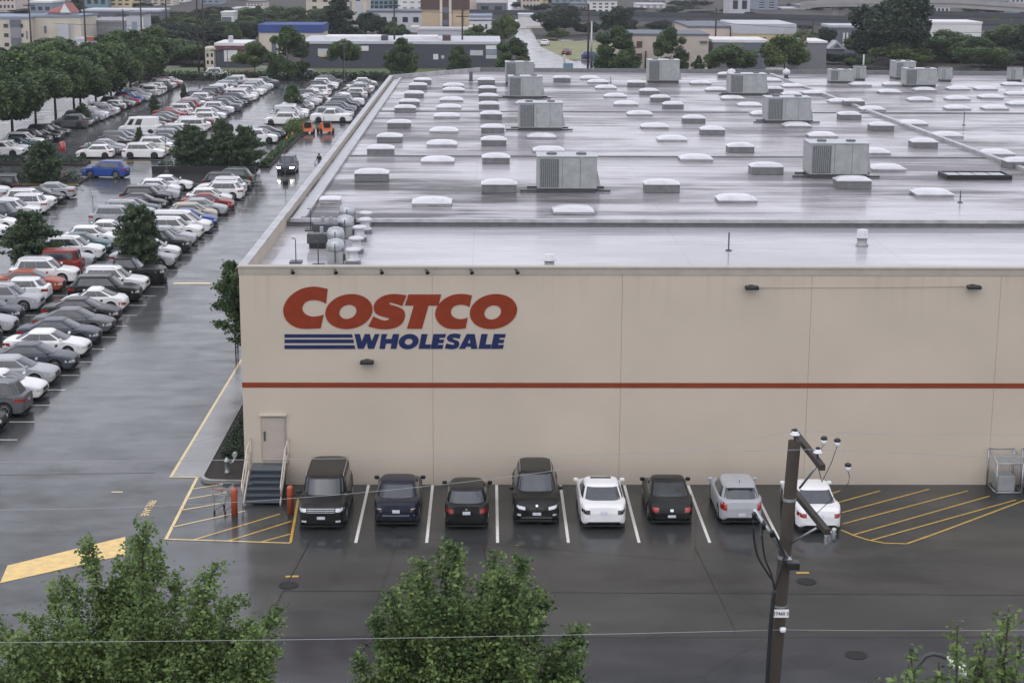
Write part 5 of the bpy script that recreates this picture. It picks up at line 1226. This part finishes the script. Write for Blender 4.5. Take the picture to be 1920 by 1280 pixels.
def bld(name, label, u0, u1, vb, vt, wall, roof='ltgrey', depth=14, y=None, wins=None, cat='building', parapet=.5, bands=(), base_z=0, boxes=()):
    if y is None: y = (at_z(u0, vb)[1]+at_z(u1, vb)[1])/2
    x0 = at_y(u0, vb, y)[0]; x1 = at_y(u1, vb, y)[0]; h = at_y((u0+u1)/2, vt, y)[1]
    t = empty(name, (x0, y, base_z), 0, label, cat); w_ = x1-x0; h -= base_z
    mb = MB(); mb.box(0, w_, 0, depth, 0, h, BM[wall]); mb.build('wall', t)
    mb = MB(); mb.box(-.15, w_+.15, -.15, depth+.15, h+.002, h+parapet, BM[roof]); mb.build('roof', t)
    if wins:
        for (nx, nz, fw, fh, mx_, mt, mz) in ([wins] if isinstance(wins, tuple) else wins):
            for i in range(nx):
                for k in range(nz):
                    cx = w_*(mx_+(1-2*mx_)*(i+.5)/nx); cz = h*(mz+(1-mz-.06)*(k+.5)/nz); a = w_*(1-2*mx_)/nx*fw/2; b = h*(1-mz-.06)/nz*fh/2
                    mb = MB(); mb.box(cx-a, cx+a, -.05, -.004, cz-b, cz+b, M['pane'] if mt is None else BM[mt]); f = mb.build('window', t)
                    if w_/nx > 4: mb = MB(); mb.box(cx-a-.15, cx+a+.15, -.12, -.051, cz-b-.2, cz-b-.02, BM[roof]); mb.build('sill', f)
    for (f0, f1, g0, g1, mt, pr) in bands:
        mb = MB(); mb.box(w_*f0, w_*f1, -pr, -.006, h*g0, h*g1, BM[mt]); mb.build('facade_panel', t)
    for (f0, f1, d0, d1, hh, mt) in boxes:
        mb = MB(); mb.box(w_*f0, w_*f1, depth*d0, depth*d1, h+parapet+.003, h+parapet+hh, BM[mt]); mb.build('rooftop_box', t)
    return t
b1 = bld('long_shop', 'long dark grey windowless building beyond the grass verge with small white signs', 565, 937, 129, 83, 'dkgrey', 'ltgrey', 22,
    bands=[(.085, .155, .50, .80, 'ltgrey', .12), (.092, .16, .47, .56, 'yellow', .16), (.265, .34, .72, .92, 'white', .15), (.665, .69, .38, .60, 'white', .12), (.705, .72, .42, .55, 'ltgrey', .12), (.85, .915, .55, .76, 'ltgrey', .12), (.93, .985, .80, .96, 'white', .14), (.93, .985, .60, .78, 'bluegrey', .14), (.93, .985, .42, .58, 'ltgrey', .14)],
    boxes=[(.40, .43, .1, .3, .9, 'dkgrey'), (.71, .75, .1, .3, 1.0, 'brown'), (.1, .4, .35, .7, .5, 'white'), (.5, .68, .3, .6, .6, 'white')])
bld('small_shop', 'small dark grey shop with maroon band and big white window sign', 405, 462, 127, 86, 'dkgrey', 'white', 12, bands=[(-.02, 1.02, .82, .99, 'maroon', .3), (.28, .72, .28, .80, 'white', .15), (.34, .66, .32, .42, 'pink', .18)], boxes=[(.4, .5, .1, .3, 1.2, 'ltgrey')])
bld('cream_annex', 'small cream doorway block left of the maroon-banded shop', 384, 404, 127, 95, 'cream', 'cream', 6, wins=(2, 2, .5, .5, .1, None, .1))
bld('blue_roof_shop', 'low cream building with a bright blue roof behind the round trees', 486, 604, 96, 62, 'cream', 'blue', 14, parapet=1.7, y=300, bands=[(.2, .27, .0, .7, 'slate', .1), (.95, 1.0, .0, .9, 'red', .1)])
bld('cream_block', 'pale cream office block cut off by the top edge left of centre', 575, 688, 62, -28, 'cream', 'cream', 18, y=430, bands=[(.72, .76, .0, .62, 'grey', .1), (.82, .93, .0, .62, 'ltgrey', .12), (.38, .45, .0, .62, 'slate', .1), (0, 1, .68, .74, 'ltgrey', .3)], wins=(5, 3, .4, .5, .05, None, .35))
bld('glass_block', 'teal gridded glass block at the top edge left of the brown-topped hotel', 692, 747, 40, -25, 'teal', 'slate', 14, y=520, wins=(6, 6, .7, .7, .02, None, .1))
bld('white_block', 'plain white block at the top edge beside the brown-topped hotel', 747, 800, 40, -25, 'white', 'ltgrey', 14, y=515, wins=(3, 4, .5, .3, .1, 'grey', .2))
bld('grey_shop', 'low grey building with square dark windows left of the hotel', 688, 792, 62, 24, 'ltgrey', 'slate', 16, y=400, wins=(5, 1, .5, .45, .02, None, .35))
bld('hotel_podium', 'white single-storey podium in front of the brown-topped hotel', 783, 880, 92, 57, 'ltgrey', 'ltgrey', 10, y=325, parapet=.4, bands=[(0, 1, .02, .10, 'white', .1)], boxes=[(-.14, .02, 0, 1, .3, 'cream'), (.98, 1.12, 0, 1, .3, 'cream')])
bld('hotel', 'tan hotel tower with dark brown top storeys and a recessed dark stair', 791, 879, 92, -14, 'tan', 'brown', 14, y=337, bands=[(-.02, .385, .68, 1.0, 'brown', .5), (.635, 1.02, .68, 1.0, 'brown', .5), (.385, .44, .0, .90, 'cream', .45), (.58, .635, .0, .90, 'cream', .45), (.44, .58, .0, .98, 'brown', .15), (.45, .57, .60, .72, 'slate', .25), (.45, .57, .38, .48, 'slate', .25), (.86, .885, 0, .68, 'brown', .2)], wins=(2, 1, .18, .05, .02, 'white', .76))
bld('white_store', 'white building with a blue stripe right of the hotel', 878, 922, 78, 33, 'white', 'bluegrey', 16, y=380, bands=[(0, 1, .82, .88, 'blue', .1)], wins=(3, 1, .3, .3, .1, None, .1))
bld('pale_block', 'pale pinkish block touching the top edge right of the hotel', 880, 952, 30, -20, 'pink', 'ltgrey', 16, y=560, wins=(1, 2, .3, .8, .35, 'ltgrey', .05))
bld('white_shed', 'low white shed left of the big dark trees', 973, 1020, 58, 31, 'white', 'ltgrey', 14, y=430, bands=[(.3, 1.0, -.4, .2, 'pink', .2)])
bld('beige_offices', 'beige two-storey building with two small dark red windows beyond the roof edge', 1165, 1327, 134, 67, 'beige', 'slate', 16, parapet=.35, bands=[(.17, .235, .66, .84, 'brown', .1), (.17, .235, .31, .50, 'brown', .1), (.855, .91, .0, .42, 'white', .15), (.87, .9, .12, .18, 'slate', .2), (.0, .02, 0, 1, 'pink', .1), (.90, .985, .80, .86, 'slate', .3)])
bld('beige_store', 'large pale beige store behind the two-storey building', 1290, 1376, 100, 53, 'pink', 'slate', 30, y=330)
bld('tan_store', 'long tan store with white roof edge right of the tall dark pole', 1376, 1490, 100, 64, 'yellow', 'ltgrey', 24, y=325, parapet=2.2, wins=(3, 1, .15, .2, .1, 'brown', .55))
bld('grey_panel_building', 'grey metal-sided building behind the round bush', 1335, 1436, 132, 80, 'midgrey', 'white', 12, bands=[(.58, .92, 0, .98, 'slate', .08), (.94, .985, .5, .95, 'white', .1)])
bld('grey_box', 'plain mid-grey box building right of the light green tree', 1496, 1548, 135, 81, 'midgrey', 'white', 12, parapet=.35, boxes=[(.18, .28, .02, .2, .9, 'brown')])
t = bld('columned_house', 'blue-grey house with a row of white columns under a flat roof', 1555, 1612, 98, 52, 'slate', 'ltgrey', 10, y=310, bands=[(.42+.11*i, .47+.11*i, .30, .80, 'white', .5) for i in range(5)]+[(0, .9, .0, .25, 'bluegrey', .3)])
x0, _ = at_y(1554, 96, 290); x1, _ = at_y(1583, 96, 290); zb = at_y(1568, 92, 290)[1]; za = at_y(1568, 77, 290)[1]
t = empty('gabled_house', (x0, 290, 0), 0, 'small dark house with a white lattice gable in front of the columned house', 'house'); w_ = x1-x0
mb = MB(); mb.box(0, w_, 0, 8, 0, zb, BM['slate']); mb.build('wall', t)
mb = MB(); mb.add([(-.3, -.3, zb+.01), (w_+.3, -.3, zb+.01), (w_/2, -.3, za), (-.3, 8, zb+.01), (w_+.3, 8, zb+.01), (w_/2, 8, za)], [(0, 1, 2), (5, 4, 3), (1, 4, 5, 2), (3, 0, 2, 5), (0, 3, 4, 1)], BM['ltgrey']); mb.build('roof', t)
mb = MB(); mb.add([(.7, -.34, zb+.25), (w_-.7, -.34, zb+.25), (w_/2, -.34, za-.5)], [(0, 1, 2)], BM['slate']); mb.build('gable', t)
bld('white_slab', 'large plain white slab building behind the right-hand trees', 1744, 1838, 92, 45, 'white', 'white', 14, y=350)
bld('cream_inn', 'cream three-storey building at the upper left edge with dark balconies', -60, 60, 104, 36, 'cream', 'bluegrey', 18, y=300, bands=[(.69, .85, .0, .80, 'grey', .3), (.69, .85, .80, .98, 'slate', .5), (.70, .84, .22, .45, 'slate', .4), (.93, .95, .4, .65, 'slate', .1)], wins=(4, 3, .3, .4, .03, None, .1))
bld('cream_hall', 'cream hall with tall narrow dark windows below the red gable roof', 60, 154, 104, 33, 'cream', 'bluegrey', 16, y=303, parapet=.4, bands=[(.27, .32, .55, .75, 'slate', .1), (.27, .32, .25, .40, 'slate', .1), (.55, .77, .0, .82, 'ltgrey', .6), (.56, .76, .12, .38, 'grey', .8), (.82, .84, .1, .85, 'ltgrey', .2)])
x0, z0 = at_y(88, 32, 305); x1, z1 = at_y(131, 32, 305); za = at_y(120, 6, 305)[1]; zs = at_y(120, 26, 305)[1]
t = empty('gable_tower', (x0, 305, 0), 0, 'grey-white gable tower with a bright red tiled roof behind the cream hall', 'tower'); w_ = x1-x0
mb = MB(); mb.box(0, w_, .5, 8, 0, z0+.8, BM['ltgrey']); mb.build('wall', t)
a = w_*.58; mb = MB(); mb.add([(a, -.2, z0+.8), (w_+.3, -.2, z0+.8), ((a+w_)/2, -.2, za)], [(0, 1, 2)], BM['white']); mb.build('gable', t)
mb = MB(); mb.add([((a+w_)/2, -.1, za), ((a+w_)/2-.2, 8, za), (-.6, 8, z0+1.4), (-.4, .2, z0+.9), (a, -.18, z0+.8)], [(0, 1, 2, 3, 4)], M['rooftile']); mb.add([((a+w_)/2, -.1, za-.1), ((a+w_)/2-.2, 8, za-.1), (w_+.3, 8, z0+.8), (w_+.3, -.1, z0+.8)], [(3, 2, 1, 0)], M['rooftile']); mb.build('roof', t)
bld('grey_roof_hall', 'broad building with a grey pitched roof right of the cream hall', 160, 246, 100, 43, 'grey', 'grey', 20, y=318)
t = bld('red_roof_annex', 'low white annex with a dull red roof before the grey-roofed hall', 140, 202, 102, 77, 'white', 'ltgrey', 8, y=296, bands=[(.35, .75, 1.01, 1.30, 'red', .2), (.75, .82, 1.0, 1.4, 'white', .3), (0, .3, .1, .6, 'grey', .2)])
bld('white_tower', 'white narrow tower with a faint violet-blue panel right of the grey roof', 240, 272, 104, 28, 'ltgrey', 'slate', 8, y=300, bands=[(.30, .60, .45, .82, 'bluegrey', .1), (.86, .98, .2, .9, 'white', .1)])
bld('dark_long_block', 'dark flat block across the top left behind the white tower', 155, 300, 60, 22, 'slate', 'ltgrey', 16, y=420, wins=(7, 1, .4, .3, .05, 'bluegrey', .3))
bld('blue_roof_block', 'blue-grey block with a thin white roof edge behind the red gable', 56, 100, 60, 6, 'bluegrey', 'white', 14, y=390, wins=(3, 3, .6, .5, .05, None, .2))
bld('mid_white_shop', 'small white shop with dark front among trees at upper left', 416, 438, 62, 26, 'white', 'white', 8, y=380, bands=[(.05, .85, .0, .85, 'slate', .2)])
# city blocks fading away at the top
fb = []
cols = ['ltgrey', 'bluegrey', 'grey', 'white', 'cream', 'slate', 'pink', 'teal', 'yellow', 'bluegrey', 'ltgrey']
where = [('far left of the top edge', -999), ('above the left trees', 300), ('left of the hotel', 600), ('right of the hotel', 900), ('above the beige building', 1150), ('above the tan store', 1400), ('behind the ramps', 1600)]
for i in range(64):
    u = -40+i*31.5+random.uniform(-12, 12); y = random.uniform(520, 760); vt = random.uniform(-22, 16) if not 1190 < u < 1260 else 2; wd = random.uniform(22, 60)
    if i % 3 == 0: vt += 8
    c_ = random.choice(cols); ph = [q for q, a in where if u >= a-45][-1]
    bld('city_building', 'hazy %s city block %s' % ({'ltgrey': 'light grey', 'bluegrey': 'blue-grey', 'slate': 'dark grey'}.get(c_, c_), ph), u, u+wd, 45, vt, c_, random.choice(['ltgrey', 'slate', 'grey']), 16, y=y, wins=(random.randint(2, 5), random.randint(1, 4), .55, .45, .05, None, .1)).__setitem__('group', 'hazy city blocks along the top edge')
    
# elevated viaducts
def viaduct(name, label, pts, y0, th, mt, rail=True, piers=(), vz=None, width=9):
    t = empty(name, (0, 0, 0), 0, label, 'viaduct', 'elevated roads in the distance')
    P = []
    for (u, v, y) in pts:
        x, z = at_y(u, v, y); P.append((x, y, z))
    mb = MB()
    for a, b in zip(P[:-1], P[1:]):
        mb.add([(a[0], a[1], a[2]-th), (b[0], b[1], b[2]-th), (b[0], b[1], b[2]), (a[0], a[1], a[2]), (a[0], a[1]+width, a[2]-th), (b[0], b[1]+width, b[2]-th), (b[0], b[1]+width, b[2]), (a[0], a[1]+width, a[2])],
               [(0, 1, 2, 3), (7, 6, 5, 4), (3, 2, 6, 7), (4, 5, 1, 0)], mt)
    mb.build('deck', t)
    mb = MB()
    for a, b in zip(P[:-1], P[1:]):
        mb.add([(a[0], a[1]-.3, a[2]-.3), (b[0], b[1]-.3, b[2]-.3), (b[0], b[1]-.3, b[2]+.9), (a[0], a[1]-.3, a[2]+.9), (a[0], a[1]-.02, a[2]-.3), (b[0], b[1]-.02, b[2]-.3), (b[0], b[1]-.02, b[2]+.9), (a[0], a[1]-.02, a[2]+.9)],
               [(0, 1, 2, 3), (7, 6, 5, 4), (3, 2, 6, 7), (4, 5, 1, 0)], M['deck_light'] if mt != M['deck'] else M['deck_dark'])
    mb.build('parapet', t)
    for (u, f) in piers:
        xs_ = [p[0] for p in P]; x = at_y(u, 40, P[0][1])[0]
        z = float(np.interp(x, xs_, [p[2] for p in P])); y = float(np.interp(x, xs_, [p[1] for p in P]))
        mb = MB(); mb.box(x-f, x+f, y+width*.3, y+width*.7, 0, z-th-.01, M['deck_light']); mb.build('pier', t)
viaduct('viaduct', 'long dark elevated road running across the top behind the beige buildings', [(560, 22, 560), (900, 24, 470), (1180, 28, 440), (1450, 33, 400), (1640, 38, 380), (2100, 50, 370)], 0, 1.9, M['deck'], piers=[(u, .7) for u in range(930, 1900, 85)])
viaduct('curved_ramp', 'upper pale curved ramp at the top right left of the dark tree', [(1500, 10, 470), (1540, 6, 460), (1600, 5, 450), (1680, 6, 450), (1760, 8, 450)], 0, 1.2, M['deck_light'], piers=[(1552, .8), (1640, .9), (1700, .8)])
viaduct('upper_ramp', 'broad pale ramp crossing the top right corner', [(1720, 4, 420), (1800, 5, 420), (1920, 13, 420), (2100, 24, 420)], 0, 1.5, M['deck_light'], piers=[(1750, .8), (1845, 1.0), (1930, .9)])
viaduct('lower_ramp', 'dark lower ramp passing under the pale one at the right edge', [(1740, 27, 400), (1850, 30, 400), (2000, 34, 400)], 0, 1.6, M['deck'], piers=[(1755, .7), (1848, .8)])

# trees beyond the lot: (kind, u, v of foot, v of top, width px, label)
def bt(kind, u, vb, vt, w_, label, group=None, y=None, cl=.10):
    if y is None: x, y = at_z(u, vb)
    else: x = at_y(u, vb, y)[0]
    z = at_y(u, vt, y)[1]; sc_ = CP['f']/np.dot(np.array([x, y, 0])-O3, FW)
    return tree(kind, x, y, z*1.05, w_/2/sc_*1.24, label, group, cl)
GR = 'trees on the verge beyond the lot'
bt('light', 478, 138, 78, 66, 'pale green round tree right of the maroon-banded shop', GR)
bt('tall', 540, 150, 60, 84, 'large dark green tree in front of the blue-roofed building', GR, cl=.12)
bt('street', 645, 152, 72, 60, 'lone round tree with slim trunk before the dark grey building', GR, cl=.32)
bt('tall', 755, 142, 78, 66, 'dark green broad tree before the dark building near the roof corner', GR)
bt('tall', 861, 142, 92, 50, 'small green tree before the dark building under its right signs', GR)
bt('tall', 962, 142, 78, 76, 'dark green tree at the left side of the far road mouth', GR)
bt('tall', 1153, 142, 58, 92, 'tall dark green pyramid tree left of the beige two-storey building', GR)
bt('tall', 1257, 142, 62, 72, 'uneven green tree in front of the beige two-storey building', GR)
bt('street', 1368, 146, 80, 92, 'wide dark round bushy tree right of the beige building', GR)
bt('light', 1470, 142, 68, 84, 'light green willowy tree before the plain grey box', GR)
bt('tall', 1309, 142, 108, 26, 'small reddish-green bush by the beige building door', GR)
bt('conifer', 634, 96, -8, 92, 'tall dark conifer standing between blue roof and cream block', None, y=340)
bt('dark', 1050, 84, 10, 84, 'very large dark tree right of the far road', None, y=385)
bt('light', 1045, 84, 55, 42, 'round bright bush in front of the very large dark tree', None, y=362)
bt('dark', 1156, 90, 8, 58, 'dark pointed tree above the pyramid tree', None, y=360)
bt('street', 500, 90, 8, 86, 'broad hazy tree behind the blue roof, left one', None, y=400)
bt('street', 575, 90, 10, 70, 'broad hazy tree behind the blue roof, right one', None, y=400)
bt('dark', 700, 92, 24, 60, 'dark tree in front of the low grey building with square windows', None, y=350)
bt('street', 745, 96, 40, 50, 'green tree just left of the hotel podium', None, y=330)
bt('street', 905, 105, 48, 74, 'green tree right of the hotel podium', None, y=310)
bt('light', 945, 105, 28, 54, 'pale tall tree left of the far road', None, y=330)
bt('dark', 1678, 142, -22, 136, 'huge dark tree towering at upper right', None, y=275)
RG = 'mass of trees at the right beyond the roof'
for i, (kd, u, vt, w_, lab) in enumerate((('dark', 1640, 40, 90, 'dark tree at the foot of the huge one, left side'), ('light', 1690, 82, 112, 'bright yellow-green round tree behind the corrugated air unit'), ('street', 1745, 52, 100, 'green tree below the white slab, left one'),
    ('street', 1790, 62, 96, 'green tree below the white slab, right one'), ('street', 1838, 66, 92, 'green tree left of the tall viaduct pier'), ('street', 1888, 42, 106, 'tall green tree near the right edge'), ('dark', 1935, 50, 100, 'dark tree cut by the right edge'),
    ('street', 1700, 46, 60, 'small green tree under the dark crown at right'), ('dark', 1572, 98, 66, 'dark bush in front of the gabled house'), ('street', 1610, 104, 50, 'green bush between the gabled house and the dark trees'),
    ('light', 1505, 58, 70, 'pale green tree above the grey box'), ('dark', 1540, 48, 46, 'small dark round tree above the grey box'), ('street', 1860, 96, 90, 'low green bushes at the roof edge toward the right'), ('street', 1775, 98, 110, 'low green bushes right of the yellow-green tree'), ('dark', 1920, 96, 90, 'low dark bushes at the right edge'))):
    bt(kd, u, 144, vt, w_, lab, RG, y=random.uniform(255, 285) if vt > 60 else random.uniform(285, 300), cl=.02)
for i in range(16):
    bt(random.choice(['street', 'dark', 'tall']), 1600+i*22+random.uniform(-8, 8), 130, random.uniform(50, 84) if not 3 < i < 10 else random.uniform(72, 92), random.uniform(70, 100), 'green tree in the second rank of the right-hand tree mass', 'second rank of trees at the right', y=random.uniform(300, 325), cl=.02)
# hazy woods in the upper left
for i in range(85):
    u = random.uniform(-60, 600); y = random.uniform(262, 500)
    if y < 330: u = random.uniform(205, 400)
    if y < 310 and 370 < u: u -= 80
    vt = np.interp(y, [262, 330, 500], [78, 52, 4])+random.uniform(-8, 12); kd = random.choice(['street', 'dark', 'street', 'dark', 'conifer'])
    if u > 470: vt = max(vt, 14)
    near = 'between the white tower and the maroon-banded shop' if y < 330 else ('in the hazy wood above the cream hall' if u < 200 else 'in the hazy wood above the street trees' if u < 430 else 'in the hazy wood behind the blue roof')
    bt(kd, u, 90, vt, random.uniform(60, 105)*330/y, '%s %s' % ({'street': 'green round tree', 'dark': 'dark round tree', 'conifer': 'dark pointed conifer'}[kd], near), 'hazy woods at upper left', y=y, cl=.03)
for i in range(170):
    u = random.uniform(-40, 1960) if i < 120 else random.uniform(150, 610); y = random.uniform(380, 700) if i < 120 else random.uniform(330, 520); vt = np.interp(y, [380, 700], [40, 0])+random.uniform(-10, 6)
    if 960 < u < 1010 and y < 480: continue
    bt(random.choice(['street', 'dark', 'dark']), u, 60, vt, random.uniform(26, 50), 'small hazy tree among the distant buildings %s' % ('left of the very large dark tree' if u < 1050 else 'right of the very large dark tree'), 'hazy trees among distant buildings', y=y, cl=.03)

# thin poles and lines beyond the lot
for i, (u, vb, vt, lab) in enumerate(((60, 110, 0, 'dark pole crossing the cream buildings at left'), (162, 110, -20, 'tall dark pole right of the cream hall'), (234, 110, 18, 'dark pole left of the white tower'), (268, 120, -10, 'dark pole right of the white tower'),
    (315, 120, -20, 'pole rising before the hazy wood'), (373, 135, -30, 'left of a close pair of tall poles before the hazy wood'), (384, 135, -30, 'right of a close pair of tall poles before the hazy wood'), (740, 125, 0, 'dark pole above the dark grey building left of the hotel'),
    (867, 125, 20, 'dark pole in front of the hotel right side'), (1102, 140, 8, 'tall thin pole right of the meadow'), (1108, 140, 40, 'pale pole beside the tall thin one by the meadow'), (1340, 122, 15, 'tall dark pole between beige and grey buildings'), (1210, 134, 96, 'short pole before the beige building'), (1368, 110, 52, 'short pole at the tan store'), (1618, 140, 102, 'short pale pole by the dark trees'), (1522, 100, 40, 'thin pole behind the grey box'))):
    x, y = at_z(u, vb); z = at_y(u, vt, y)[1]; t = empty('distant_pole', (x, y, 0), 0, lab, 'pole', 'thin poles beyond the lot')
    mt = M['galv'] if 'pale' in lab else M['pole']; mb = MB(); mb.lathe([(.20, 0), (.13, z)], (0, 0, 0), mt, 8); mb.build('shaft', t)
    if vb-vt > 90 and 'pale' not in lab: mb = MB(); mb.box(-1.2, 1.2, -.08, .08, z-1.2, z-1.0, M['pole']); mb.build('crossarm', t)
for i, (p, q, y) in enumerate((((-100, 20), (560, 26), 300), ((-100, 16), (560, 21), 300), ((100, 44), (560, 40), 300), ((740, 20), (1345, 22), 290), ((560, 84), (900, 80), 262), ((1100, 98), (1345, 100), 250), ((1340, 42), (1930, 60), 262))):
    a = Vector((at_y(*p, y)[0], y, at_y(*p, y)[1])); b = Vector((at_y(*q, y)[0], y, at_y(*q, y)[1])); mb = MB(); mb.tube(sag(a, b, .8), .035, M['cable'], 4)
    mb.build('power_line', label='thin dark power line %s' % ('across the top left, uppermost', 'across the top left, second from top', 'over the hazy wood, lowest', 'over the far road past the hotel', 'above the dark grey building roof', 'before the beige two-storey building', 'at the top right before the dark trees')[i], cat='power line', group='power lines beyond the lot')
# road sign and far monument sign
x, y = at_z(1065, 132); t = empty('monument_sign', (x, y, 0), 0, 'small blue-green sign box at the far road mouth', 'sign'); mb = MB(); mb.box(-.9, .9, -.3, .3, 0, 1.3, BM['teal'], .04); mb.build('panel', t); mb = MB(); mb.box(-1.05, 1.05, -.4, .4, -.01, .15, BM['ltgrey']); mb.build('base', t)
x, y = at_z(1058, 120); mb = MB(); mb.box(-.22, .22, -.1, .1, 0, 1.8, BM['cream'], .03); o = mb.build('white_post', label='pale square post behind the blue-green sign box', cat='post'); o.location = (x, y, 0)

# ------------------------------------------------------------------ haze: one box of even thin air
me = bpy.data.meshes.new('haze'); b0 = [(x, y, z) for z in (-1.2, 75) for y in (-150, 1000) for x in (-900, 900)]
me.from_pydata(b0, [], [(0, 2, 3, 1), (4, 5, 7, 6), (0, 1, 5, 4), (2, 6, 7, 3), (0, 4, 6, 2), (1, 3, 7, 5)])
hm = bpy.data.materials.new('haze'); hm.use_nodes = True; n = hm.node_tree; n.nodes.clear(); out = n.nodes.new('ShaderNodeOutputMaterial'); pv = n.nodes.new('ShaderNodeVolumePrincipled')
pv.inputs['Color'].default_value = (.86, .89, .94, 1); pv.inputs['Density'].default_value = .00014; pv.inputs['Anisotropy'].default_value = .2
n.links.new(pv.outputs[0], out.inputs['Volume']); me.materials.append(hm); obj('haze', me, kind='stuff')
